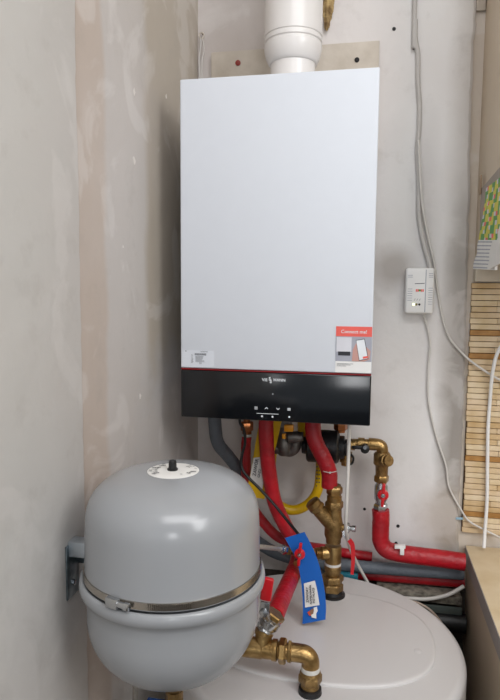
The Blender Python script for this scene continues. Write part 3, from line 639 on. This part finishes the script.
bm = nb(); turn(bm, (SX, SY, z5 - 0.041), (0,0,-1), [(0, 0.0192), (0.003, 0.0195), (0.006, 0.0190)], 24); finish(bm, 'thread_seal', m_ptfe, rs)
bm = nb(); turn(bm, (SX, SY, z5 - 0.046), (0,0,-1), [(0, 0.0175), (0.003, 0.0195), (0.016, 0.0195), (0.024, 0.0160), (0.034, 0.0150)], 26)
zn = z5 - 0.072; hn = zn - (LID + 0.010)
nut(bm, (SX, SY, zn), (0,0,-1), 0, hn * 0.42, 0.0265); turn(bm, (SX, SY, zn), (0,0,-1), [(hn * .42, 0.022), (hn * .48, 0.022)], 24); nut(bm, (SX, SY, zn), (0,0,-1), hn * .48, hn, 0.0255, 0.5)
finish(bm, 'lower_nuts', m_brass_d, rs)
bm = nb(); turn(bm, (SX, SY, LID), (0,0,1), [(0, 0.0305), (0.004, 0.0300), (0.006, 0.026), (0.013, 0.024)], 30); finish(bm, 'rubber_grommet', m_blackp, rs)
# drain cock with red lever on the riser
dk = thing('drain_cock', 'small chrome cock with hanging red lever right of the strainer', 'valve', (0.3456, -0.2100, -0.2752))
o = V((SX + 0.017, SY - 0.004, -0.2754))
bm = nb(); turn(bm, o, (1, -0.1, 0), [(0, 0.008), (0.010, 0.008)], 18); finish(bm, 'spigot', m_brass, dk)
bm = nb(); nut(bm, o, (1, -0.1, 0), 0.008, 0.020, 0.0125); turn(bm, o, (1,-0.1,0), [(0.02, 0.006), (0.026, 0.006)], 14); turn(bm, o, (1,-0.1,0), [(0.026, 0.0078), (0.034, 0.0078)], 14); finish(bm, 'body', m_chrome, dk)
bm = nb(); ribbon(bm, [(0.3452, -0.2250, -0.2789), (0.3467, -0.2280, -0.2895), (0.3573, -0.2300, -0.2996)], [(0.3554, -0.2250, -0.2756), (0.3569, -0.2280, -0.2862), (0.3651, -0.2300, -0.2942)], 0.002); lv = finish(bm, 'lever_arm', m_chrome, dk)
bm = nb(); ribbon(bm, [(0.3573, -0.2300, -0.2996), (0.3644, -0.2310, -0.3129), (0.3668, -0.2310, -0.3438), (0.3660, -0.2310, -0.3775)], [(0.3650, -0.2300, -0.2930), (0.3736, -0.2310, -0.3073), (0.3754, -0.2310, -0.3429), (0.3730, -0.2310, -0.3779)], 0.004); finish(bm, 'lever_grip', m_redp, dk)['label'] = 'red lever grip'

# braided hose and isolating valve with blue tag
vh = thing('braided_hose', 'thin braided steel hose coming out behind the grey vessel', 'hose', (0.1909, -0.4200, -0.2478))
bm = nb(); tube(bm, [(-0.020, -0.580, -0.90), (-0.020, -0.580, -0.45), (-0.010, -0.565, -0.26), (0.04, -0.52, -0.185), (0.1279, -0.4800, -0.2238), (0.1637, -0.4600, -0.2300), (0.1929, -0.4200, -0.2476), (0.2194, -0.3450, -0.2819)], 0.0048, 12, 10, rf=lambda t, i: 1 + 0.05 * (i % 2)); finish(bm, 'braid', mat('braided_steel', '#b9b4ac', 0.42, 0.6, var=0.12, scale=300), vh)
bm = nb(); a, b_ = V((0.2178, -0.3490, -0.2803)), V((0.2371, -0.3120, -0.2991)); turn(bm, a, b_ - a, [(0, 0.0068), (0.008, 0.0068)], 16); nut(bm, a, b_ - a, 0.009, 0.022, 0.0105); finish(bm, 'end_nut', m_chrome, vh)
iv = thing('isolating_valve', 'small brass valve with red butterfly handle poking through the blue tag', 'valve', (0.2558, -0.3000, -0.3072))
bm = nb(); a, b_ = V((0.2308, -0.3150, -0.2984)), V((0.2790, -0.2350, -0.3312)); d = b_ - a; L = d.length
turn(bm, a, d, [(0, 0.008), (L*.25, 0.008), (L*.3, 0.012), (L*.6, 0.012), (L*.65, 0.0085), (L, 0.0085)], 20); turn(bm, (0.2519, -0.2850, -0.3130), (0,-1,0), [(0, 0.006), (0.055, 0.006)], 14); finish(bm, 'body', m_brass, iv)
butterfly(iv, (0.2601, -0.3410, -0.2887), V((0.2630, -0.3410, -0.2639)) - V((0.2584, -0.3410, -0.3135)), 0.85)
bt = thing('valve_tag', 'blue plastic tag hanging from the butterfly valve with a white label', 'tag', (0.2497, -0.3300, -0.2563))
Le = [(0.2252, -0.3260, -0.2646), (0.2391, -0.3290, -0.2870), (0.2531, -0.3330, -0.3109), (0.2622, -0.3420, -0.3418), (0.2679, -0.3490, -0.3782), (0.2702, -0.3560, -0.4080), (0.2703, -0.3620, -0.4361)]
Re = [(0.2675, -0.3260, -0.2473), (0.2812, -0.3290, -0.2706), (0.2950, -0.3330, -0.2978), (0.3059, -0.3420, -0.3261), (0.3146, -0.3490, -0.3619), (0.3189, -0.3560, -0.3934), (0.3189, -0.3620, -0.4202)]
bm = nb(); ribbon(bm, Le, Re, 0.0016); br = finish(bm, 'strip', m_blue, bt)
bm = nb(); ribbon(bm, [(0.2701, -0.3470, -0.3532), (0.2727, -0.3515, -0.3764), (0.2746, -0.3575, -0.4011)], [(0.2935, -0.3470, -0.3440), (0.3001, -0.3525, -0.3661), (0.3053, -0.3580, -0.3917)], 0.0006); bl = finish(bm, 'label', m_paper, br)
A = V((0.2737, -0.3590, -0.3925)); B = V((0.2708, -0.3510, -0.3567)); dy = (B - A).normalized(); dx = V((0,-1,0)).cross(dy)
for (s, dxx, sz, dzz) in (('ZAWORY', 0.0095, 0.0072, 0.003), ('NAPEŁNIANIA', 0.0165, 0.0062, 0.0), ('INSTALACJI', 0.0230, 0.0062, 0.002)):
    tagtext(bl, s, A - dx * dxx * 0.98 + dy * dzz, dy, dx, sz, m_pdark)
# small figure sticker printed below the label: plain coloured patches
f0 = V((0.2899, -0.3605, -0.4077))
def patch(nm, pts, m, lift):
    b = nb(); b.faces.new([b.verts.new(f0 + V((x, -lift + z * 0.30, z))) for x, z in pts]); finish(b, nm, m, br, smooth=False)
patch('sticker_white', [(0.000,-0.010),(0.010,-0.011),(0.009,-0.002),(0.012,0.004),(0.010,0.012),(0.003,0.009),(0.004,0.002),(-0.002,-0.004)], m_paper, 0.0012)
patch('sticker_orange', [(-0.010,-0.001),(-0.003,0.004),(-0.001,-0.006),(-0.005,-0.007)], mat('orange_print', '#d0481c', 0.5), 0.0016)
patch('sticker_brown', [(-0.005,0.001),(0.000,0.008),(0.004,0.006),(0.003,-0.002),(-0.002,-0.005)], mat('brown_print', '#8a6248', 0.6), 0.0020)

# black sensor cable
bm = nb(); q = (0.1046, -0.2400, -0.0272)
tube(bm, [up_to(q), (0.1046, -0.2400, -0.0320), (0.1132, -0.2350, -0.0516), (0.1148, -0.2300, -0.0836), (0.1078, -0.2300, -0.1128), (0.1068, -0.2300, -0.1394), (0.1188, -0.2350, -0.1588), (0.1486, -0.2400, -0.1839), (0.1836, -0.2500, -0.2137), (0.2194, -0.2700, -0.2437), (0.2529, -0.3000, -0.2660)], 0.0034, 10)
tag(finish(bm, 'sensor_cable', m_blackp, base=up_to(q)), 'thin black cable crossing the red pipe down to the blue tag', 'cable')

# ------------------------------------------------------------------ front tee assembly (y = -0.558)
EY = -0.558; HX = (0.3057, -0.5580, -0.4460)[0]; HZ = -0.378
ft = thing('brass_tee_assembly', 'brass tee and elbow lying above the front of the tank', 'fitting', (HX, EY, LID - 0.006))
bm = nb(); xe = HX
xs = lambda px: None
xa = (0.1834, -0.5580, -0.3875)[0]; xb = (0.2206, -0.5580, -0.3826)[0]; xc = (0.2409, -0.5580, -0.3799)[0]; xd = (0.2519, -0.5580, -0.3785)[0]; xf = (0.2719, -0.5580, -0.3759)[0]
turn(bm, (xa - 0.045, EY, HZ), (1,0,0), [(0, 0.0165), (0.042, 0.0165), (0.044, 0.0182), (xb - xa + 0.042, 0.0182), (xb - xa + 0.043, 0.0170), (xc - xa + 0.040, 0.0170), (xc - xa + 0.0405, 0.0190), (xc - xa + 0.049, 0.0190), (xc - xa + 0.051, 0.0135), (xd - xa + 0.05, 0.0135)], 30)
turn(bm, ((0.2168, -0.5580, -0.3715)[0], EY, HZ), V((0.10, 0.25, 1)), [(0, 0.0155), (0.024, 0.0155), (0.025, 0.0175), (0.033, 0.0175)], 26)
finish(bm, 'tee', m_brass, ft)
bm = nb(); nut(bm, (xd, EY, HZ), (1,0,0), -0.004, 0.010, 0.0225, 0.1); nut(bm, (xd, EY, HZ), (1,0,0), 0.0125, 0.0195, 0.0205, 0.4); turn(bm, (xd, EY, HZ), (1,0,0), [(-0.008, 0.0145), (0.030, 0.0145)], 24); finish(bm, 'union_nut', m_brass, ft)
bm = nb(); tube(bm, [(xf - 0.004, EY, HZ), (HX - 0.020, EY, HZ), (HX - 0.010, EY, HZ - 0.001), (HX - 0.003, EY, HZ - 0.006), (HX, EY, HZ - 0.014), (HX, EY, HZ - 0.026)], 0.0160, 24, 8); finish(bm, 'elbow', m_brass, ft)
bm = nb(); turn(bm, (HX, EY, HZ - 0.022), (0,0,-1), [(0, 0.0168), (0.004, 0.0172), (0.009, 0.0168)], 24); finish(bm, 'thread_seal', m_ptfe, ft)
zb3 = HZ - 0.030; hh = zb3 - (TZ + 0.008)
bm = nb(); turn(bm, (HX, EY, zb3), (0,0,-1), [(0, 0.0175), (0.006, 0.0195)], 24); nut(bm, (HX, EY, zb3 - 0.005), (0,0,-1), 0, hh * 0.55, 0.0215, 0.3); turn(bm, (HX, EY, zb3), (0,0,-1), [(hh * .55, 0.0165), (hh, 0.0165)], 24); finish(bm, 'tank_nut', m_brass_d, ft)
bm = nb(); turn(bm, (HX, EY, TZ), (0,0,1), [(0, 0.0215), (0.009, 0.0205), (0.011, 0.017)], 28); finish(bm, 'rubber_grommet', m_blackp, ft)
fx = thing('braided_hose', 'short steel hose joining the brass tee to the valve under the grey vessel', 'hose', (0.10, -0.64, -0.41))
bm = nb(); tube(bm, [(xa - 0.043, EY, HZ), (0.110, -0.562, -0.379), (0.085, -0.600, -0.400), (0.086, -0.680, -0.428), (0.1085, -0.735, -0.432), (0.1085, -0.735, -0.412)], 0.0085, 14); finish(bm, 'braid', m_steel, fx)
# chrome ball valve with red lever
o = V(((0.2168, -0.5580, -0.3715)[0], EY, HZ)) + V((0.10, 0.25, 1)).normalized() * 0.032
e = V((0.2390, -0.5450, -0.3147)); d = e - o
lvv = thing('ball_valve', 'chrome ball valve with red lever beside the grey vessel', 'valve', tuple(o))
bm = nb(); L = d.length; turn(bm, o, d, [(0, 0.0165), (L*.12, 0.0175), (L*.2, 0.0160), (L*.32, 0.0195), (L*.62, 0.0195), (L*.7, 0.0155), (L*.8, 0.0155)], 26); finish(bm, 'body', m_chrome, lvv)
bm = nb(); nut(bm, o, d, L*.74, L*1.02, 0.0205); finish(bm, 'brass_nut', m_brass, lvv)
s0 = V((0.2256, -0.5920, -0.2887)); s1 = V((0.2301, -0.6000, -0.2474)); 
bm = nb(); turn(bm, o + d * .45, (s0 - (o + d * .45)), [(0, 0.008), ((s0 - (o + d * .45)).length, 0.008)], 16); turn(bm, s0, (0,-1,0.1), [(-0.004, 0.0085), (0.004, 0.0085), (0.005, 0.005)], 6); finish(bm, 'stem', m_chrome, lvv)
dd = V((0.2338, -0.5980, -0.2209)) - s0; sd = dd.cross(V((0,-1,0)))
bm = nb(); obox(bm, s0 + dd * 0.12, sd, (0,1,0), dd, 0.0085, 0.0015, 0.012, 0.001); arm = finish(bm, 'lever_arm', m_chrome, lvv)
bm = nb(); obox(bm, s0 + dd * 0.66, sd, (0,1,0), dd, 0.0100, 0.0050, 0.0220, 0.0035, 3); finish(bm, 'lever_grip', m_redp, lvv)['label'] = 'red lever grip'

# ------------------------------------------------------------------ gas detector
dx0, dx1 = (0.4792, -0.0300, 0.2766)[0], (0.5475, -0.0300, 0.2771)[0]; dz0, dz1 = 0.2186, 0.3310
gd = thing('gas_detector', 'white gas detector box with small lights on the wall right of the boiler', 'detector', ((dx0+dx1)/2, -0.015, (dz0+dz1)/2))
bm = nb(); box(bm, dx0, dx1, -0.034, 0.0, dz0, dz1, 0.005, 3); body = finish(bm, 'housing', m_whitep, gd)
bm = nb(); gx = dx0 + (dx1 - dx0) * 0.70; box(bm, gx - 0.001, gx + 0.001, -0.0343, -0.030, dz0 + 0.004, dz1 - 0.004); finish(bm, 'seam', m_pgrey, gd, smooth=False)
w, h = dx1 - dx0, dz1 - dz0
for (u0, u1, vs) in ((0.07, 0.24, (0.16, 0.20, 0.46, 0.51, 0.56, 0.61, 0.66, 0.71)), (0.80, 0.95, (0.12, 0.16, 0.20, 0.44, 0.49, 0.54, 0.59, 0.64, 0.69, 0.74, 0.79))):
    for v in vs:
        bm = nb(); box(bm, dx0 + u0 * w, dx0 + u1 * w, -0.0344, -0.033, dz1 - v * h - 0.0006, dz1 - v * h + 0.0006); finish(bm, 'vent_slot', m_pgrey, gd, smooth=False)
bm = nb()
line(bm, (dx0 + 0.32 * w, -0.0346, dz1 - 0.345 * h), (dx0 + 0.66 * w, -0.0346, dz1 - 0.335 * h), 0.0016)
for k in range(3): text_bm(bm, 'l', (dx0 + (0.30 + 0.09 * k) * w, -0.0346, dz1 - 0.71 * h), (0.8,0,-0.5), (0.5, 0, 0.8), 0.008)
finish(bm, 'printing', m_ink, gd, smooth=False)
bm = nb()
for k in (0, 1, 3, 4): box(bm, dx0 + (0.36 + 0.058 * k) * w, dx0 + (0.405 + 0.058 * k) * w, -0.0346, -0.033, dz1 - 0.52 * h, dz1 - 0.465 * h)
finish(bm, 'red_logo_marks', m_redpr, gd, smooth=False)
bm = nb(); turn(bm, (dx0 + 0.50 * w, -0.033, dz1 - 0.49 * h), (0,-1,0), [(0, 0.0028), (0.0017, 0.0028)], 14); finish(bm, 'green_logo_mark', m_green, gd)
m_led = bpy.data.materials.new('lit_led'); m_led.use_nodes = True
lb = m_led.node_tree.nodes['Principled BSDF']; lb.inputs['Base Color'].default_value = (0.9, 1, 0.6, 1); lb.inputs['Emission Color'].default_value = (0.85, 1.0, 0.45, 1); lb.inputs['Emission Strength'].default_value = 2.5
for u, m in ((0.30, m_led), (0.40, mat('dim_led', '#7c6a2a', 0.3)), (0.50, m_dark)):
    bm = nb(); turn(bm, (dx0 + u * w, -0.033, dz1 - 0.80 * h), (0,-1,0), [(0, 0.0028), (0.002, 0.0028), (0.003, 0.0015)], 12); finish(bm, 'indicator_light', m, gd)

# ------------------------------------------------------------------ cables on the wall
def cable(pts, r, m, label, name='wall_cable', n=10):
    bm = nb(); tube(bm, pts, r, n, 10); return tag(finish(bm, name, m, base=pts[0]), label, 'cable')
cable([((0.4725, -0.0060, 1.0665)[0], -0.006, 2.45), (0.4799, -0.0060, 0.9859), (0.4830, -0.0060, 0.9281), (0.4846, -0.0060, 0.8816), (0.4917, -0.0060, 0.8462), (0.4937, -0.0060, 0.7875), (0.4993, -0.0060, 0.7282), (0.5001, -0.0060, 0.6687), (0.4982, -0.0060, 0.6209), (0.5047, -0.0060, 0.5361), (0.5072, -0.0060, 0.4629), (0.5190, -0.0060, 0.4013), (0.5350, -0.0100, 0.3466), (0.5391, -0.0120, 0.3267)], 0.0058, m_cableg, 'grey-white cable hanging down the wall to the top of the gas detector')
cable([(0.4991, -0.0165, 0.6423), (0.5055, -0.0165, 0.5584), (0.5140, -0.0160, 0.4858), (0.5332, -0.0080, 0.4010), (0.5474, -0.0060, 0.3468), (0.5567, -0.0060, 0.2897), (0.5715, -0.0060, 0.2149), (0.5905, -0.0060, 0.1599), (0.6207, -0.0060, 0.1228), (0.6471, -0.0120, 0.0990), (0.6856, -0.0140, 0.0729), (0.7193, -0.0140, 0.0541), (0.7620, -0.0140, 0.0332)], 0.0030, m_cable, 'thin white cable curving past the detector to the slatted panel')
cable([(0.5247, -0.0120, 0.2219), (0.5332, -0.0080, 0.1967), (0.5451, -0.0060, 0.1436), (0.5434, -0.0060, 0.0874), (0.5449, -0.0060, 0.0103), (0.5571, -0.0060, -0.0540), (0.5739, -0.0060, -0.1105), (0.5959, -0.0060, -0.1721), (0.6054, -0.0060, -0.2268), (0.6346, -0.0060, -0.2802), (0.6573, -0.0100, -0.3113), (0.6966, -0.0120, -0.3310), (0.7456, -0.0120, -0.3529)], 0.0026, m_cable, 'thin pale cable leaving the bottom of the gas detector')
cable([(0.7505, -0.0300, 0.1944), (0.7084, -0.0260, 0.1370), (0.6951, -0.0240, 0.0820), (0.6941, -0.0100, 0.0046), (0.6927, -0.0100, -0.0719), (0.6950, -0.0100, -0.1489), (0.6980, -0.0120, -0.2520), (0.6951, -0.0200, -0.3279), (0.6918, -0.0350, -0.3692)], 0.0045, m_whitep, 'thick white cable hanging in front of the wooden slats')
q = (0.3562, -0.2850, -0.0315)
cable([up_to(q), (0.3564, -0.2850, -0.0403), (0.3560, -0.2850, -0.1160), (0.3546, -0.2850, -0.1948), (0.3543, -0.2650, -0.2597), (0.3622, -0.1800, -0.3375), (0.3763, -0.1100, -0.4003), (0.3971, -0.0770, -0.4533), (0.4130, -0.0760, -0.4842), (0.4243, -0.0760, -0.5286)], 0.0040, m_cable, 'white cable dropping from the boiler right end in front of the brass')
cable([(0.6268, -0.0450, -0.5247), (0.5875, -0.0600, -0.4999), (0.5523, -0.0500, -0.5171), (0.5109, -0.0400, -0.5243)], 0.004, m_cable, 'short white hose end lying behind the tank', 'hose') if False else None
cable([(0.6406, -0.0800, -0.4523), (0.6130, -0.0800, -0.4735), (0.5849, -0.0800, -0.4871), (0.5490, -0.0800, -0.4964), (0.5003, -0.0800, -0.4992), (0.4632, -0.0800, -0.4980)], 0.0048, m_cable, 'white hose curving from the cabinet side behind the tank', 'water_hose')
cable([(0.4972, -0.0920, -0.4986), (0.5313, -0.0920, -0.5026), (0.5601, -0.0980, -0.5144), (0.5846, -0.1000, -0.5390), (0.5989, -0.1250, -0.5565), (0.6033, -0.1500, -0.5691)], 0.0030, mat('pinkish_wire', '#b8a596', 0.5), 'thin pinkish wire following the back rim of the tank', 'wire')

# ------------------------------------------------------------------ low clutter behind the tank
bm = nb(); box(bm, 0.43, 0.640, -0.064, -0.002, -0.5133, -0.4907, 0.003)
tag(finish(bm, 'timber_batten', m_lowwood, base=(0.5, -0.02, -0.46)), 'dirty whitewashed batten along the wall below the red pipes', 'batten')
bm = nb(); box(bm, 0.46, 0.640, -0.070, -0.0645, -0.5425, -0.5159, 0.002)
tag(finish(bm, 'cable_duct', mat('grey_green_duct', '#4c5450', 0.6), base=(0.5, -0.05, -0.48)), 'dark grey-green duct in front of the whitewashed batten', 'duct')
bm = nb(); box(bm, (0.3181, -0.0750, -0.4517)[0], (0.3820, -0.0750, -0.4585)[0], -0.080, -0.068, -0.4687, -0.4499, 0.002)
tag(finish(bm, 'teal_strip', m_teal, base=(0.36, -0.09, -0.43)), 'teal strip lying behind the tank rim below the grey pipe', 'strip')

insulated('drain_pipe', [(0.44, -0.064, -0.556), (0.52, -0.064, -0.557), (0.650, -0.064, -0.558)], 0.024, m_blackp, 'thick black tube added as shade in the gap between tank and cabinet', wob=0.0)  # black tube added to darken the gap beside the tank
# wall plugs and tape
for (q, r, lb_) in (((0.4330, 0.0000, 0.9134), 0.0045, 'small dark wall hole high up right of the flue'), ((0.3937, 0.0000, -0.3045), 0.0040, 'dark wall plug left of the right-hand red pipe'), ((0.4817, 0.0000, -0.3438), 0.0045, 'dark wall plug right of the upright red pipe'), ((0.4780, 0.0000, -0.3907), 0.004, 'dark wall plug just above the white pipe clip')):
    bm = nb(); turn(bm, q, (0,-1,0), [(-0.002, r), (0.001, r), (0.0012, r * .6)], 12); tag(finish(bm, 'wall_plug', m_dark, base=q), lb_, 'wall plug')
bm = nb(); q = V((0.6352, -0.0010, -0.3100)); obox(bm, q, (1,0,0.05), (0,1,0), Z1, 0.009, 0.0008, 0.003, 0.0003)
tag(finish(bm, 'tape_piece', mat('pale_blue_tape', '#9cc0d2', 0.6), base=tuple(q)), 'pale blue bit of tape beside the slatted panel', 'tape')

# ------------------------------------------------------------------ wooden slatted panel (backsplash)
sz_t, sz_b = 0.296, -0.347
woods = [mat('slat_pale', '#dcc5a6', 0.6, var=0.07, scale=25, col2='#c8ad82'), mat('slat_cream', '#e2cfb2', 0.6, var=0.06, scale=25, col2='#d0b88e'), mat('slat_tan', '#d2b890', 0.6, var=0.08, scale=25, col2='#bd9c6c'), mat('slat_honey', '#b98a4e', 0.55, var=0.12, scale=30, col2='#96682f')]
sl = thing('slatted_wood_panel', 'panel of narrow pale wooden slats between worktop and wall cupboard', 'panel', (0.645, 0.0, sz_b))
bm = nb(); z = sz_b; i = 0
honey = {3, 15, 26, 27, 38}
ns = 44; hgt = (sz_t - sz_b) / ns
for i in range(ns):
    z0 = sz_b + i * hgt; x = 0.6405 + 0.004 * (1 - i / ns) * 0 + random.uniform(-0.001, 0.002) + 0.003 * (i < 20)
    first = True; 
    while x < 1.25:
        Lx = random.uniform(0.05, 0.12) if first else random.uniform(0.10, 0.3); first = False
        xx = min(1.25, x + Lx); dy = random.uniform(-0.0015, 0.0015)
        mi = 3 if (i in (3, 13, 31, 35) and random.random() < 0.85) else random.choice((0, 0, 1, 1, 2))
        nv = len(bm.faces)
        box(bm, x, xx - 0.0006, -0.001 + dy, 0.012, z0 + 0.0006, z0 + hgt - 0.0009, 0.0009, 1)
        bm.faces.ensure_lookup_table()
        for f in bm.faces[nv:]: f.material_index = mi
        x = xx
finish(bm, 'slats', woods, sl, smooth=False)
bm = nb(); box(bm, 0.642, 1.25, 0.009, 0.0119, sz_b, sz_t); finish(bm, 'backing', mat('slat_backing', '#4a3520', 0.8), sl, smooth=False)

# ------------------------------------------------------------------ lower cabinet with worktop
cb = thing('base_cabinet', 'low beige cabinet standing right of the tank', 'cabinet', (0.93, -0.33, FLOOR))
bm = nb(); box(bm, 0.657, 1.25, -0.655, -0.002, FLOOR, -0.4195, 0.002); finish(bm, 'carcass', m_side, cb)
for k in range(2):
    bm = nb(); xk = 0.660 + k * 0.295; box(bm, xk, xk + 0.290, -0.674, -0.656, FLOOR + 0.09, -0.424, 0.002); dr = finish(bm, 'door', m_side, cb)
    bm = nb(); hx = xk + (0.26 if k == 0 else 0.03); tube(bm, [(hx, -0.675, -0.56), (hx, -0.695, -0.555), (hx, -0.695, -0.48), (hx, -0.675, -0.475)], 0.004, 8); finish(bm, 'handle', m_chrome, dr)
wt = thing('worktop', 'pale wood worktop with grey edging on the low cabinet', 'worktop', (0.93, -0.33, -0.419))
bm = nb(); box(bm, 0.6525, 1.25, -0.69, -0.0015, -0.4190, -0.380, 0.001); 
wtop = finish(bm, 'board', [m_ply], wt)
bm = nb(); box(bm, 0.6510, 0.6527, -0.69, -0.0015, -0.4190, -0.3800); finish(bm, 'edge_band', m_edge, wt, smooth=False)

# ------------------------------------------------------------------ upper right: wall cupboard with pack beside it
wc = thing('wall_cupboard', 'tan wall cupboard at the upper right edge', 'cupboard', (0.9, -0.17, 0.30))
bm = nb(); box(bm, 0.6465, 0.671, -0.34, 0.0115, 0.340, 1.20, 0.001); finish(bm, 'side_panel', m_tan, wc)
bm = nb(); box(bm, 0.671, 1.25, -0.34, 0.0115, 0.341, 1.20); finish(bm, 'carcass', m_tan, wc, smooth=False)
bm = nb(); box(bm, 0.662, 1.242, -0.36, -0.341, 0.345, 1.195, 0.002); finish(bm, 'door', m_tan, wc)
bm = nb(); box(bm, 0.6450, 1.25, -0.020, 0.0115, 0.2985, 0.3400, 0.001); tag(finish(bm, 'shelf_rail', mat('beige_rail', '#cfc4b2', 0.55), base=(0.9, 0, 0.30)), 'beige rail between the wooden slats and the tan cupboard', 'rail')
bm = nb(); z1 = 0.9421; box(bm, 0.6235, 0.6445, 0.002, 0.0118, z1, z1 + 0.12, 0.001); tag(finish(bm, 'filler_block', m_board, base=(0.63, 0, z1)), 'short cream block in the gap left of the cupboard top', 'block')
# printed pack: cardboard top, green-yellow picture, lined white foot
pk = thing('printed_pack', 'crumpled pack with green and yellow checks hanging beside the cupboard', 'package', (0.6643, -0.0500, 0.4081))
def sheet(nm, tl, tr, bl_, br_, m, th=0.004, n=10, amp=0.002, mf=None, par=pk):
    tl, tr, bl_, br_ = V(tl), V(tr), V(bl_), V(br_); bm = nb(); F = []; B = []
    for j in range(n + 1):
        r1 = []; r2_ = []; nn = (tr - tl).cross(bl_ - tl).normalized(); nn = nn if nn.x > 0 else -nn
        for i in range(n + 1):
            u, v = i / n, j / n; p = tl.lerp(tr, u).lerp(bl_.lerp(br_, u), v); w_ = amp * noise.noise(p * 40)
            r1.append(bm.verts.new(p + nn * w_)); r2_.append(bm.verts.new(p + nn * (w_ + th)))
        F.append(r1); B.append(r2_)
    for j in range(n):
        for i in range(n):
            f = bm.faces.new((F[j][i], F[j+1][i], F[j+1][i+1], F[j][i+1])); f.material_index = mf(i, j, n) if mf else 0
            bm.faces.new((B[j][i], B[j][i+1], B[j+1][i+1], B[j+1][i]))
    for k in range(n):
        bm.faces.new((F[0][k], F[0][k+1], B[0][k+1], B[0][k])); bm.faces.new((F[n][k+1], F[n][k], B[n][k], B[n][k+1]))
        bm.faces.new((F[k+1][0], F[k][0], B[k][0], B[k+1][0])); bm.faces.new((F[k][n], F[k+1][n], B[k+1][n], B[k][n]))
    return finish(bm, nm, m, par, ang=50)
m_card = mat('grey_card', '#a3958a', 0.6)
sheet('card_top', (0.6410, -0.0673, 0.5130), (0.6410, -0.3789, 0.5265), (0.6410, -0.0729, 0.3877), (0.6410, -0.4141, 0.3662), m_card, th=0.003, amp=0.001)
def checks(i, j, n):
    d = (i * 1.0 + j * 0.55) ; k = int(d / 1.9) % 2
    if (i * 3 + j * 2) % 7 == 0: return 2
    if (i * 3 + j * 2) % 7 == 3 and (i + j) % 2: return 3
    return k
sheet('printed_front', (0.6350, -0.1725, 0.4980), (0.6350, -0.3984, 0.4925), (0.6350, -0.1015, 0.3901), (0.6350, -0.3953, 0.3606), [m_green, m_yel2, m_plite, m_redpr], th=0.004, n=14, mf=checks)
sheet('lined_foot', (0.6290, -0.1376, 0.3894), (0.6290, -0.3621, 0.3706), (0.6290, -0.0802, 0.3268), (0.6290, -0.3283, 0.3156), [m_paper, m_pgrey], th=0.005, n=24, mf=lambda i, j, n: 1 if j % 3 == 1 and i < n * 0.7 else 0, amp=0.003)
sheet('folded_corner', (0.6240, -0.3980, 0.4001), (0.6240, -0.4791, 0.4277), (0.6240, -0.3044, 0.3184), (0.6240, -0.4318, 0.3261), m_paper, th=0.003, amp=0.004)
bm = nb(); obox(bm, (0.6390, -0.0703, 0.5217), (0,1,0), X1, Z1, 0.0100, 0.0012, 0.022, 0.0005); finish(bm, 'tape', mat('brown_tape', '#a58a6c', 0.5), pk)

GROUPS = {'insulated_pipe': 'red insulated pipes below the boiler', 'wall_cable': 'white cables on the back wall', 'wall_plug': 'dark plugs in the back wall',
          'valve_tag': 'plastic tags on the valves', 'drain_pipe': 'dark drain pipes low on the wall', 'braided_hose': 'braided steel hoses by the vessel', 'ball_valve': 'chrome ball valves'}
for o in bpy.data.objects:
    b = o.name.split('.')[0]
    if o.parent is None and b in GROUPS: o['group'] = GROUPS[b]
for o in bpy.data.objects:
    if '_w' in o: del o['_w']
